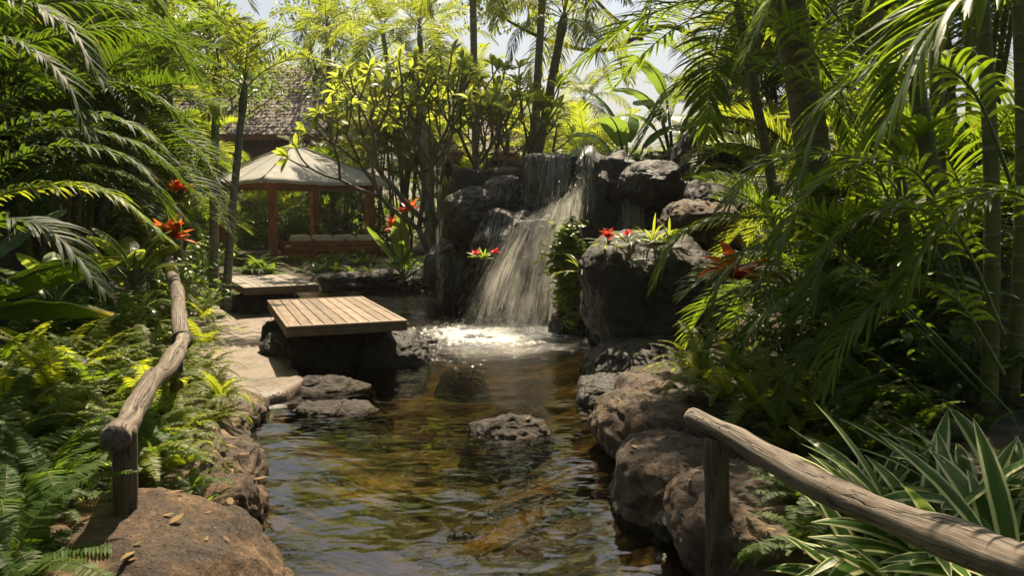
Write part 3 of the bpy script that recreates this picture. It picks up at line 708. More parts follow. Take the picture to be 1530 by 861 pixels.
# ------------------------------------------------------------------ wooden platforms
def platform(label, cx, cy, a, w, l, z, th, nb, top_m, name='wooden_platform'):
    c = Vector((cx, cy, 0))
    root = thing(name, label, 'platform', (c.x, c.y, z - th), a)
    for sx in (-1, 1):
        b = MB(); box(b, (0, 0, 0), (w, .045, .034), ax=0, tint=.8, ch=.003); put('rim_board', b.mesh('rim_board', MT[top_m]), (0, sx * (l / 2 - .0225), th - .015), 0, 1, root)
    for sx in (-1, 1):
        b = MB(); box(b, (0, 0, 0), (.045, l - .094, .034), ax=1, tint=.7, ch=.003); put('rim_board', b.mesh('rim_board', MT[top_m]), (sx * (w / 2 - .0225), 0, th - .015), 0, 1, root)
    bw = (w - .09) / nb
    for i in range(nb):
        b = MB(); box(b, (0, 0, 0), (bw - .011, l - .10, .032), ax=1, tint=random.uniform(.1, .9), ch=.003)
        put('deck_plank', b.mesh('deck_plank', MT[top_m]), (-w / 2 + .045 + bw * (i + .5), 0, th - .018), 0, 1, root)
    for sx in (-1, 1):
        b = MB(); box(b, (0, 0, 0), (.036, l - .08, th - .036), ax=1, ch=.003); put('fascia_board', b.mesh('fascia_board', MT['deck_side']), (sx * (w / 2 - .020), 0, (th - .036) / 2), 0, 1, root)
        b = MB(); box(b, (0, 0, 0), (w - .002, .036, th - .036), ax=0, ch=.003); put('fascia_board', b.mesh('fascia_board', MT['deck_side']), (0, sx * (l / 2 - .020), (th - .036) / 2), 0, 1, root)
    b = MB(); box(b, (0, 0, 0), (w - .09, l - .09, .012)); put('sun_block_board', b.mesh('sun_block_board', MT['deck_side']), (0, 0, th - .044), 0, 1, root)  # unseen board added to stop sunlight falling through the plank gaps
    for k in (-1, 0, 1):
        b = MB(); box(b, (0, 0, 0), (w - .12, .05, th - .055), ax=0); put('joist', b.mesh('joist', MT['deck_side']), (0, k * l * .3, (th - .055) / 2), 0, 1, root)
    return root
platform('near low wooden platform of sunlit brown planks set on two boulders', -2.54, 10.67, .38, 1.47, 2.93, .63, .13, 10, 'deck')
platform('far low wooden platform of grey planks with dappled shade', -4.83, 15.17, .50, 1.35, 2.64, .63, .14, 9, 'deck_grey')

# ------------------------------------------------------------------ log handrails
def log_rail(name, label, loc, logs, posts):
    root = thing(name, label, 'handrail', loc)
    if len(posts) and name and label.startswith('crooked'):
        b = MB()
        for k in range(4): q = P(272, 508, 6.22) + Vector((0, (k - 1.5) * .017, 0)); tube(b, [(q.x + .074 * math.cos(a), q.y + .01 * math.sin(a), q.z - .005 + .074 * math.sin(a)) for a in np.linspace(0, 6.283, 22)], .008, 6, caps=False)
        child_mesh('lashing', b, MT['bark'], root)
    for pts, r0, r1, sd in logs:
        b = MB(); q = smooth_path(pts, 70); k = len(q); rr = np.linspace(r0, r1, k)
        rr = rr * (1 + .15 * fbm(np.stack([np.linspace(0, 9, k), np.zeros(k), np.zeros(k)], 1) + sd, sd, 2)); rr[0] *= .93; rr[-1] *= .93
        q = q + np.stack([fbm(np.stack([np.linspace(0, 7, k), np.zeros(k) + c, np.zeros(k)], 1), sd + c, 2) * .012 for c in range(3)], 1)
        tube(b, q, rr, 40, .06, sd, freq=2.0)
        child_mesh('log', b, MT['log'], root)
    for bot, top, r, sd in posts:
        b = MB(); q = smooth_path([bot, Vector(bot).lerp(Vector(top), .5) + Vector((.006, 0, 0)), top], 24)
        tube(b, q, r, 28, .05, sd, freq=2.0); child_mesh('post', b, MT['post'], root)
    return root
zl = .93
Lp = [P(176, 655, 3.62), P(193, 622, 3.95), P(212, 592, 4.35), P(233, 562, 4.85), P(252, 543, 5.3), P(266, 522, 5.8), P(273, 505, 6.2)]
Lq = [P(272, 512, 6.25), P(267, 470, 6.9), P(263, 430, 7.6), P(254, 398, 8.3), P(250, 386, 8.6)]
log_rail('log_handrail', 'crooked weathered log handrail on two posts along the left fern bank', (-1.9, 3.8, .4),
         [(Lp, .062, .062, 3), (Lq, .068, .058, 7)],
         [(P(184, 838, 3.75), P(186, 640, 3.72), .058, 5), (P(263, 612, 6.35), P(263, 535, 6.3), .055, 9)])
Rp = [P(1032, 622, 4.05), P(1075, 643, 3.85), P(1130, 672, 3.55), P(1200, 712, 3.2), P(1290, 757, 2.8), P(1390, 795, 2.45), P(1480, 830, 2.15), P(1560, 862, 1.95), P(1700, 905, 1.7)]
log_rail('log_handrail', 'long weathered log handrail sloping across the lower right corner', (1.05, 3.8, .3),
         [(Rp, .054, .064, 13)], [(P(1072, 985, 3.86), P(1070, 655, 3.86), .064, 15), ((2.35, 1.55, .2), (2.35, 1.6, .95), .06, 17)])

# ------------------------------------------------------------------ gazebo
gc = Vector((-6.81, 24.3, 0)); gf = .43
gz = thing('gazebo', 'open gazebo with cream canvas hip canopy and red-brown timber posts', 'gazebo', (gc.x, gc.y, gf))
hd = 2.33; zt = 2.84
cor = [(0, -hd), (hd, 0), (0, hd), (-hd, 0)]
for (x, y) in cor:
    b = MB(); box(b, (0, 0, 0), (.20, .20, zt - gf), R(45), ax=2); put('post', b.mesh('post', MT['cedar']), (x, y, (zt - gf) / 2), 0, 1, gz)
for i in range(4):
    a, c = cor[i], cor[(i + 1) % 4]; mx_, my_ = (a[0] + c[0]) / 2, (a[1] + c[1]) / 2
    ln = math.hypot(a[0] - c[0], a[1] - c[1]); an = math.atan2(c[1] - a[1], c[0] - a[0])
    b = MB(); box(b, (0, 0, 0), (ln - .18, .07, .16), an, ax=0); put('beam', b.mesh('beam', MT['cedar_dark']), (mx_, my_, zt - gf - .10), 0, 1, gz)
# canopy: sagging canvas hip roof
def canopy(hd2, z0, z1, sag, n=14):
    b = MB(); cr = [(0, -hd2), (hd2, 0), (0, hd2), (-hd2, 0)]
    for i in range(4):
        a, c = np.array(cr[i]), np.array(cr[(i + 1) % 4]); V = []; F = []
        for r in range(n + 1):
            t = r / n
            for k in range(n + 1):
                s = k / n; q = (a * (1 - s) + c * s) * t
                V.append((q[0], q[1], z1 + (z0 - z1) * t - sag * math.sin(math.pi * t) * (.5 + .5 * math.sin(math.pi * s)) - .05 * t * math.sin(math.pi * s) * 1.0 + .012 * math.sin(s * 31 + t * 9) * t))
        for k in range(n + 1):
            s = k / n; q = (a * (1 - s) + c * s); V.append((q[0] * 1.0, q[1], V[n * (n + 1) + k][2] - .09))
        m_ = n + 1
        for r in range(n + 1):
            for k in range(n): F.append((r * m_ + k, r * m_ + k + 1, (r + 1) * m_ + k + 1, (r + 1) * m_ + k))
        b.add(V, F)
    return b
put('canopy', canopy(3.12, 2.88 - gf, 4.07 - gf, .03).mesh('canopy', MT['canvas']), (0, 0, 0), 0, 1, gz)
for i in range(4):   # canvas piping along the hips and at the panel seams
    a = np.array(cor[i]) / hd; c_ = np.array(cor[(i + 1) % 4]) / hd; b = MB()
    for dvec, rr_ in ((a, .022), (a * .67 + c_ * .33, .010), (a * .33 + c_ * .67, .010)): tube(b, [(dvec[0] * 3.12 * t, dvec[1] * 3.12 * t, 4.085 - gf - 1.19 * t) for t in np.linspace(.02, 1, 12)], rr_, 6)
    put('piping', b.mesh('piping', MT['canvas']), (0, 0, 0), 0, 1, gz)
put('vent_cap', canopy(.30, 4.00 - gf, 4.12 - gf, .01, 5).mesh('vent_cap', MT['canvas']), (0, 0, 0), 0, 1, gz)
for i in range(4):
    a = cor[i]; b = MB(); f = 3.05 / hd
    tube(b, [(0, 0, 4.0 - gf), (a[0] * f * .5, a[1] * f * .5, 3.22 - gf), (a[0] * f, a[1] * f, 2.79 - gf)], .03, 6); put('rafter', b.mesh('rafter', MT['cedar_dark']), (0, 0, 0), 0, 1, gz)
b = MB(); box(b, (0, 0, -.22), (3.3, 3.3, .5), R(45)); put('floor_slab', b.mesh('floor_slab', plain_mat('slab', (.25, .22, .19), (.4, .36, .3), 6)), (0, 0, 0), 0, 1, gz)
# slatted daybed seen from behind
db = thing('daybed', 'red-brown slatted wooden daybed standing inside the gazebo', 'daybed', (-5.6, 23.7, gf + .05), R(12))
W = 2.85
for z in (.14, .34, .54):
    b = MB(); box(b, (0, 0, 0), (W, .04, .13), ax=0); put('back_slat', b.mesh('back_slat', MT['cedar']), (0, 0, z), 0, 1, db)
for x in (-W / 2, -W / 6, W / 6, W / 2):
    b = MB(); box(b, (0, 0, 0), (.08, .05, .66), ax=2); put('back_stile', b.mesh('back_stile', MT['cedar_dark']), (x, -.048, .33), 0, 1, db)
b = MB(); box(b, (0, 0, 0), (W, 1.0, .08), ax=0); put('seat_board', b.mesh('seat_board', MT['cedar']), (0, .54, .26), 0, 1, db)
for x in (-W / 2 + .1, W / 2 - .1):
    b = MB(); box(b, (0, 0, 0), (.08, .08, .24), ax=2); put('leg', b.mesh('leg', MT['cedar']), (x, .95, .11), 0, 1, db)
def cushion_mesh(sx, sy, sz, sd):
    p, f = ico(4); q = np.sign(p) * np.abs(p) ** .45; q = q * np.array([sx, sy, sz]); q[:, 2] += .02 * vnoise(p * 3 + sd, sd) + .01 * np.sin(p[:, 0] * 9); q += nrm(p) * (fbm(p * 4 + sd, sd, 2) * .012)[:, None]
    b = MB(); b.add(q, f); return b.mesh('seat_cushion', MT['cushion'])
ca = R(12)
for i in range(4):
    lx = (i - 1.5) * .66 + .1; 
    o = put('back_cushion', cushion_mesh(.325, .13, .17, i), (-5.6 + lx * math.cos(ca) - .17 * math.sin(ca), 23.7 + lx * math.sin(ca) + .17 * math.cos(ca), gf + .66), ca + .04 * math.sin(i * 3))
    tag(o, ['cream back cushion at the left end of the daybed', 'cream back cushion second from the left end of the daybed', 'cream back cushion third from the left end of the daybed', 'cream back cushion at the right end of the daybed'][i], 'cushion', 'cream cushions on the daybed')
b = MB(); box(b, (0, 0, 0), (W - .1, .9, .14), ch=.03)
o = put('seat_mattress', b.mesh('seat_mattress', MT['cushion']), (-5.6 - .56 * math.sin(ca), 23.7 + .56 * math.cos(ca), gf + .425), ca); tag(o, 'cream mattress lying on the seat of the daybed', 'mattress')

# ------------------------------------------------------------------ houses with shingle roofs
def shingle_roof(w, run, rise, n, over=.0):
    b = MB(); sl = math.hypot(run, rise); an = math.atan2(rise, run)
    for i in range(n):
        x = -w / 2
        t = (i + .5) / n
        while x < w / 2:
            ww = min(random.uniform(.16, .34), w / 2 - x + .01); th = random.uniform(.018, .035)
            box(b, (x + ww / 2, t * run, t * rise + th / 2 + .006 * random.random()), (ww - .006, sl / n * 1.28, th), tint=random.random(), ax=1, rot=Matrix.Rotation(an - .05, 3, 'X'), ch=.002)
            x += ww
    return b
def shingle_mat():
    m, nt, out, N, L = nodes('wood_shingles')
    ti = N('Attribute', attribute_name='tint'); tc = N('TexCoord'); n = N('TexNoise', ins={'Scale': 4.0, 'Detail': 6.0}); L(tc, 'Object', n, 'Vector')
    ad = N('Math', operation='MULTIPLY_ADD', ins={1: .5}); L(ti, 'Fac', ad, 0); L(n, 'Fac', ad, 2); sb = N('Math', operation='SUBTRACT', ins={1: .25}); L(ad, 0, sb, 0)
    r = ramp(N, [(.15, (.05, .04, .034)), (.5, (.15, .12, .10)), (.85, (.30, .25, .21))]); L(sb, 0, r, 'Fac')
    p = N('BsdfPrincipled', ins={'Roughness': .8}); L(r, 'Color', p, 'Base Color'); L(p, 0, out, 'Surface'); return m
MT['shingle'] = shingle_mat()
def house(label, x0, x1, y, zg, ze, zr, run, n, nwin):
    w = x1 - x0; cx = (x0 + x1) / 2
    r = thing('lodge_house', label, 'house', (cx, y, zg))
    put('roof', shingle_roof(w, run, zr - ze, n).mesh('roof', MT['shingle'], False), (0, -.7, ze - zg), 0, 1, r)
    b = MB(); V = [(-w / 2 + .1, 0, ze - zg - .3), (w / 2 - .1, 0, ze - zg - .3), (w / 2 - .1, run * 2 - 1.4, ze - zg - .3), (-w / 2 + .1, run * 2 - 1.4, ze - zg - .3)]
    V += [(a[0], a[1], 0) for a in V]; V += [(-w / 2 + .1, run - .7, zr - zg - .05), (w / 2 - .1, run - .7, zr - zg - .05)]
    b.add(V, [(4, 5, 1, 0), (5, 6, 2, 1), (6, 7, 3, 2), (7, 4, 0, 3), (0, 3, 8), (1, 9, 2), (3, 2, 9, 8)]); put('wall', b.mesh('wall', MT['wall'], False), (0, 0, 0), 0, 1, r)
    b = MB(); box(b, (0, 0, 0), (w, .05, .22), ax=0); put('eave_board', b.mesh('eave_board', MT['cedar_dark']), (0, -.76, ze - zg - .14), 0, 1, r)
    for i in range(nwin):
        xx = (i + .5) / nwin * w - w / 2; f = None
        b = MB()
        for (px, pz, sx_, sz_) in ((-.5, 0, .08, 1.3), (.5, 0, .08, 1.3), (0, .65, 1.08, .08), (0, -.65, 1.08, .08), (0, 0, .05, 1.22)): box(b, (px, 0, pz), (sx_, .07, sz_))
        wdw = put('window', b.mesh('window', MT['cedar_dark']), (xx, -.03, ze - zg - 1.25), 0, 1, r)
        b = MB(); box(b, (0, .02, 0), (.96, .02, 1.24)); put('pane', b.mesh('pane', MT['glass']), (0, 0, 0), 0, 1, wdw)
    return r
house('dark wooden house with shingle roof behind the gazebo', -17, -7.9, 33.5, .4, 5.2, 8.9, 5.2, 22, 6)
house('small shingle-roofed house behind the frangipani tree', -2.5, .25, 26.5, .4, 3.9, 5.7, 3.0, 15, 2)
house('dark building glimpsed at the upper left between the palms', -12.3, -8.3, 13.5, .4, 4.7, 6.3, 3.0, 14, 3)
# ------------------------------------------------------------------ palms
KIND = dict(
    areca=dict(L=1.9, leaflen=.50, leafw=.0150, n=40, droop=.75, vee=.45, seg=4, phi=(30, 62), rr=.012, drop=95),
    royal=dict(L=2.6, leaflen=.66, leafw=.0190, n=52, droop=1.1, vee=.30, seg=4, phi=(32, 68), rr=.018, drop=110),
    coco=dict(L=3.4, leaflen=.80, leafw=.020, n=56, droop=1.9, vee=.05, seg=4, phi=(35, 72), rr=.022, drop=105),
    small=dict(L=1.1, leaflen=.30, leafw=.0120, n=26, droop=.6, vee=.35, seg=3, phi=(30, 62), rr=.007, drop=85))
_fv = {}
def fvar(kind, e, s, mat):
    key = (kind, e, s, mat)
    if key not in _fv:
        k = dict(KIND[kind]); L_ = k.pop('L'); dp = k.pop('drop')
        pts, sd = arc((0, 0, 0), R(4 * math.sin(s * 3 + e)), R(e), R(e - dp * (.8 + .2 * s)), L_, 9)
        pts[:, 1] += np.linspace(0, 1, 9) ** 2 * .18 * L_ * math.sin(s * 5 + e)
        b = MB(); frond(b, pts, seed=s * 100 + e + 50, **k)
        _fv[key] = b.mesh('frond', [MT[mat], MT['stem']])
    return _fv[key]
EL = (85, 65, 45, 20, -5)
def crown(root, p, kind, n, mat, sc=1.0, az0=0, els=None, lo=0):
    for i in range(n):
        t = i / max(1, n - 1)
        e = (els or EL)[min(len(els or EL) - 1, int(t * len(els or EL)))]
        az = az0 + i * 2.399 + random.uniform(-.25, .25)
        o = put('frond', fvar(kind, e, i % 2, mat), (p[0], p[1], p[2] - .10 * t * sc), az, sc * random.uniform(.85, 1.12), root)
        o.rotation_euler = (random.uniform(-.14, .14), random.uniform(-.1, .1), az)
def palm(label, base, top, r0, r1, kind='royal', nf=13, sc=1.0, mat='palm', tmat='trunk_grey', shaft=.7, bow=.15, name='palm_tree', group=None, els=None):
    base = Vector(base); top = Vector(top); root = thing(name, label, 'palm tree', base, group=group)
    d = top - base; mid = d * .5 + Vector((d.y, -d.x, 0)) * 0 + Vector((-d.x, -d.y, 0)) * bow
    L_ = d.length; n = max(24, int(L_ * 14)); q = smooth_path([(0, 0, -.15), mid * .5 + d * 0.0, mid, mid * .5 + d * .5, d], n)
    ts = np.linspace(0, 1, n); rr = r0 + (r1 - r0) * ts ** .7; rr[:3] *= (1.25, 1.15, 1.06)
    rr = rr * (1 + .035 * np.sin(ts * L_ * 50))
    b = MB(); tube(b, q, rr, 16, .04, 3, freq=1); put('trunk', b.mesh('trunk', MT[tmat]), (0, 0, 0), 0, 1, root)
    if shaft:
        up = nrm(np.array(q[-1]) - np.array(q[-4])); b = MB()
        tube(b, [q[-1] - up * .05, q[-1] + up * shaft * .3, q[-1] + up * shaft * .8, q[-1] + up * shaft], [r1 * 1.15, r1 * 1.25, r1 * .9, r1 * .5], 14); put('crownshaft', b.mesh('crownshaft', MT['stem']), (0, 0, 0), 0, 1, root)
        tp = q[-1] + up * shaft * .85
    else: tp = q[-1]
    crown(root, tp, kind, nf, mat, sc, random.uniform(0, 6), els)
    return root
def clump(label, x, y, canes, h, r=.035, spread=.5, kind='areca', mat='palm', sc=1.0, nf=7, name='areca_palm', z=None, group=None, els=(85, 65, 45, 20), hv=.3, shared=True):
    z = hz(x, y) if z is None else z
    root = thing(name, label, 'palm clump', (x, y, z), group=group)
    for i in range(canes):
        a = i * 2.4 + random.uniform(-.3, .3); d = spread * (.25 + .75 * math.sqrt((i + .5) / canes)); hh = h * random.uniform(1 - hv, 1.05)
        b0 = np.array([math.cos(a) * d * .35, math.sin(a) * d * .35, -.1]); t0 = np.array([math.cos(a) * d * (1 + h * .12), math.sin(a) * d * (1 + h * .12), hh])
        q = smooth_path([b0, b0 * .6 + t0 * .4 + np.array([0, 0, hh * .08]), t0], 20)
        b = MB(); tube(b, q, np.linspace(r, r * .7, 20), 10); put('cane', b.mesh('cane', MT['cane']), (0, 0, 0), 0, 1, root)
        crown(root, t0, kind, nf, mat, sc, a, els)
    return root
def gpx(px, y): return (px - CX) / FPX * y / 1.0

def custom_frond(root, pts, leaflen, leafw, n, mat='palm', seed=0, **k):
    b = MB(); q = [Vector(p) - root.location for p in pts]
    kk = dict(droop=1.0, vee=.2, seg=5, phi=(32, 66), rr=.012); kk.update(k)
    frond(b, q, leaflen, leafw, n, seed=seed, **kk); return put('frond', b.mesh('frond', [MT[mat], MT['stem']]), (0, 0, 0), 0, 1, root)
def FP(*pts): return [P(*p) for p in pts]

# slender palms round the gazebo
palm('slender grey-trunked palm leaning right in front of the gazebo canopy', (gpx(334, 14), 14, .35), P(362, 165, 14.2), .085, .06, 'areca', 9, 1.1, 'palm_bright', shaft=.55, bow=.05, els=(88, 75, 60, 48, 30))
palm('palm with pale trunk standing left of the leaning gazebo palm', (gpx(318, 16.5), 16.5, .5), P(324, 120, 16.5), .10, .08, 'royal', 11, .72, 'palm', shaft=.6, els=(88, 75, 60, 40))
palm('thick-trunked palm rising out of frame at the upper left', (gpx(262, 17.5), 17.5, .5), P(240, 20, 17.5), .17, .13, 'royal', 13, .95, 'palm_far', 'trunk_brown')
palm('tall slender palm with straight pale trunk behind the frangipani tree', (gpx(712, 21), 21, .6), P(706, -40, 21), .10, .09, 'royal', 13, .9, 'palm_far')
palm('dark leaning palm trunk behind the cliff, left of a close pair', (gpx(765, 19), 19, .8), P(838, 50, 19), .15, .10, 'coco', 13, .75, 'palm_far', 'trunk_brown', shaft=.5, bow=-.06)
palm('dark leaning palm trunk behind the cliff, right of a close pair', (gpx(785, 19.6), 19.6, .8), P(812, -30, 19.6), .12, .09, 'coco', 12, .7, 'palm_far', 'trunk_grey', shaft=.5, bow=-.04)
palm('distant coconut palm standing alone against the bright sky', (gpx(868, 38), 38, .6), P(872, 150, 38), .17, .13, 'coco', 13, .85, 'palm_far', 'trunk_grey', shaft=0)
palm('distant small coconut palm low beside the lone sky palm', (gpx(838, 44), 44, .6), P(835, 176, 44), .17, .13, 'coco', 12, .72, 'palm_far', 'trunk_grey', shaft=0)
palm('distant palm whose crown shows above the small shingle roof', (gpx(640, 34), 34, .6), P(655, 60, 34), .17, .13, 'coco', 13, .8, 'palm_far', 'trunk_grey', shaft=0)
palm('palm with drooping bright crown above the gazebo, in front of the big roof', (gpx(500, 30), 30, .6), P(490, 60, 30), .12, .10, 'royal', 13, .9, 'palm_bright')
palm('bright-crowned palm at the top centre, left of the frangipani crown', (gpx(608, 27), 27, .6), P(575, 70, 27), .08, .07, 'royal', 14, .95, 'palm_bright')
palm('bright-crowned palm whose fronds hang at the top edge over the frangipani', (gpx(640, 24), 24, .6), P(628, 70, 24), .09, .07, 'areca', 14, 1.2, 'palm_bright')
palm('palm filling the gap at the far upper left behind the dark fronds', (gpx(150, 12.5), 12.5, .5), P(165, 70, 12.5), .09, .07, 'areca', 12, 1.1, 'palm')
# right-hand trunks
palm('stout ringed brown palm trunk leaning left behind the right-hand fronds', (gpx(1242, 8.4), 8.4, 1.1), P(1150, -160, 8.4), .20, .165, 'royal', 9, 1.0, 'palm', 'trunk_brown', bow=.06)
palm('thin crooked palm trunk just left of the stout ringed trunk', (gpx(1185, 8.0), 8.0, 1.0), P(1112, 60, 8.0), .065, .045, 'areca', 7, 1.1, 'palm', 'trunk_brown', shaft=.4, bow=.05)

# arecas (clumps) of the mid ground
mid = [
 ('feathery palm clump behind the gazebo, left of its back post', 395, 29.5, 6, 1.5, 'palm_far'), ('feathery palm clump directly behind the gazebo bench', 505, 29, 6, 2.4, 'palm'),
 ('feathery palm clump between gazebo and frangipani tree', 590, 26.5, 7, 4.2, 'palm_far'), ('feathery palm clump behind the frangipani trunk', 655, 27, 6, 3.6, 'palm_bright'),
 ('tall bright palm clump at top centre behind the palms', 520, 36, 7, 7.0, 'palm_bright'), ('tall bright palm clump left of the big shingle roof', 262, 24, 7, 4.0, 'palm_bright'),
 ('dense palm clump left of the gazebo beyond the fern bank', 215, 19, 7, 2.4, 'palm'), ('low palm clump at the gazebo left corner', 262, 24, 6, 1.0, 'palm'),
 ('palm clump behind the dark shoulder rock', 710, 26, 5, 1.7, 'palm_bright'), ('tall palm clump at the upper left behind the thick trunk', 190, 22, 7, 5.2, 'palm_far'),
 ('bright palm clump peeking between the two shingle roofs', 560, 31, 7, 5.0, 'palm_bright'), ('palm clump left of the small shingle roof', 610, 29, 6, 4.6, 'palm_far'), ('bright palm clump high behind the frangipani crown', 690, 33, 7, 6.4, 'palm_bright'), ('bright palm clump right of the pale slender trunk', 745, 29, 6, 4.6, 'palm_bright'), ('bright palm clump behind the pair of leaning dark trunks', 805, 27, 6, 3.2, 'palm_far'), ('low bright palm clump beneath the bright sky gap', 880, 25, 6, 1.6, 'palm_bright')]
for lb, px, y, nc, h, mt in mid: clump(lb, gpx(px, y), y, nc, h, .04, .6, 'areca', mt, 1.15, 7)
# right-hand mass of palms
rt = [
 ('tall dense palm clump behind the stout ringed trunk', 1290, 13.5, 8, 4.4, 'palm', 1.2), ('palm clump leaning over the cliff top right of the banana plants', 1120, 15.5, 6, 2.2, 'palm', 1.15),
 ('tall palm clump in the upper right corner behind the green canes', 1450, 10.5, 8, 4.0, 'palm', 1.2), ('palm clump between the stout trunk and the long low boulder', 1290, 9.2, 6, 1.5, 'palm_bright', .9),
 ('low palm clump spreading behind the right fern bank', 1290, 7.4, 5, .9, 'palm', .8), ('bushy palm clump in the shade at the right edge', 1530, 7.2, 6, 1.4, 'palm', .9),
 ('bright backlit palm clump high on the right above the cliff', 1180, 15, 7, 3.6, 'palm_bright', 1.2), ('far palm clump closing the view at the upper right', 1360, 14.5, 8, 4.2, 'palm_far', 1.2),
 ('backlit palm clump on the cliff top behind the low boulder', 1165, 13.2, 5, .9, 'palm_bright', .8)]
for lb, px, y, nc, h, mt, s in rt: clump(lb, gpx(px, y), y, nc, h, .045, .6, 'areca', mt, s, 7)

# foreground clump on the right: thick green canes and long arching fronds that follow the view
fg = thing('areca_palm', 'big foreground palm clump with thick green canes and fronds arching over the right bank', 'palm clump', (gpx(1400, 5.2), 5.2, hz(gpx(1400, 5.2), 5.2)))
for (x0, y0, x1, y1, Y, r) in ((1440, 640, 1335, -60, 6.2, .07), (1478, 620, 1462, -80, 5.0, .05), (1512, 600, 1520, -80, 5.2, .045), (1372, 600, 1300, -60, 6.6, .05), (1400, 620, 1392, -60, 7.0, .06)):
    b = MB(); q = smooth_path([P(x0, y0, Y) - fg.location, (P(x0, y0, Y) + P(x1, y1, Y)) / 2 - fg.location + Vector((.05, 0, 0)), P(x1, y1, Y) - fg.location], 40)
    tube(b, q, np.linspace(r * 1.05, r * .85, 40), 16, .02, 1); put('cane', b.mesh('cane', MT['cane']), (0, 0, 0), 0, 1, fg)
cf = [ # points, leaflet length, half width, n, mat
 (FP((1330, 300, 6.6), (1250, 150, 6.8), (1120, 95, 7.0), (1010, 130, 7.1), (950, 225, 7.1)), .48, .017, 52, 'palm'),
 (FP((1310, 230, 7.4), (1200, 60, 7.4), (1080, 0, 7.6), (950, 30, 7.8), (850, 110, 7.9)), .72, .018, 54, 'palm'),
 (FP((1340, 180, 7.2), (1240, 10, 7.4), (1130, -60, 7.6), (1010, -60, 7.8), (900, -10, 7.9)), .74, .018, 52, 'palm'),
 (FP((1450, 560, 5.6), (1230, 355, 5.7), (1110, 325, 5.8), (1020, 350, 5.9), (975, 430, 5.9)), .32, .0150, 46, 'palm_bright'),
 (FP((1478, 600, 5.0), (1270, 395, 5.3), (1170, 365, 5.4), (1090, 400, 5.4), (1060, 470, 5.4)), .32, .0150, 44, 'palm'),
 (FP((1512, 620, 4.9), (1330, 440, 4.9), (1230, 420, 5.0), (1140, 470, 5.0), (1100, 530, 5.0)), .28, .0145, 44, 'palm'),
 (FP((1455, 470, 5.3), (1330, 270, 5.6), (1240, 230, 5.6), (1140, 250, 5.8), (1075, 320, 5.8)), .44, .0150, 46, 'palm'),
 (FP((1475, 560, 5.0), (1400, 300, 5.0), (1310, 240, 5.0), (1210, 290, 5.1), (1150, 400, 5.1)), .44, .0150, 46, 'palm'),
 (FP((1500, 500, 4.6), (1430, 350, 4.6), (1340, 310, 4.6), (1250, 360, 4.7), (1200, 470, 4.7)), .42, .0150, 44, 'palm'),
 (FP((1500, 560, 4.4), (1430, 450, 4.4), (1350, 430, 4.4), (1270, 490, 4.4), (1230, 590, 4.4)), .38, .0140, 42, 'palm'),
 (FP((1520, 300, 4.5), (1450, 130, 4.5), (1350, 90, 4.5), (1240, 150, 4.6), (1190, 270, 4.6)), .46, .0155, 48, 'palm'),
 (FP((1380, 130, 5.5), (1340, -20, 5.5), (1260, -60, 5.5), (1170, -20, 5.6), (1110, 90, 5.6)), .50, .016, 48, 'palm'),
 (FP((1620, 60, 3.2), (1560, -30, 3.2), (1470, -20, 3.15), (1380, 60, 3.1), (1320, 190, 3.1)), .46, .0160, 42, 'palm'),
 (FP((1700, 10, 2.9), (1620, -60, 2.8), (1540, -50, 2.75), (1450, -10, 2.7), (1370, 60, 2.7)), .50, .0175, 36, 'palm'),
 (FP((1600, 400, 4.2), (1540, 300, 4.2), (1470, 290, 4.2), (1390, 350, 4.2), (1345, 450, 4.2)), .38, .0145, 42, 'palm'),
 (FP((1372, 620, 6.3), (1190, 440, 6.0), (1120, 430, 6.0), (1070, 480, 6.0), (1050, 550, 6.0)), .34, .0125, 40, 'palm'),
 (FP((1478, 680, 5.0), (1290, 520, 4.9), (1220, 520, 4.9), (1180, 570, 4.9), (1160, 640, 4.9)), .28, .0115, 38, 'palm'),
]
for i, (pp_, ll, lw, n, mt) in enumerate(cf): custom_frond(fg, pp_, ll, lw, n, mt, 300 + i, droop=1.15)

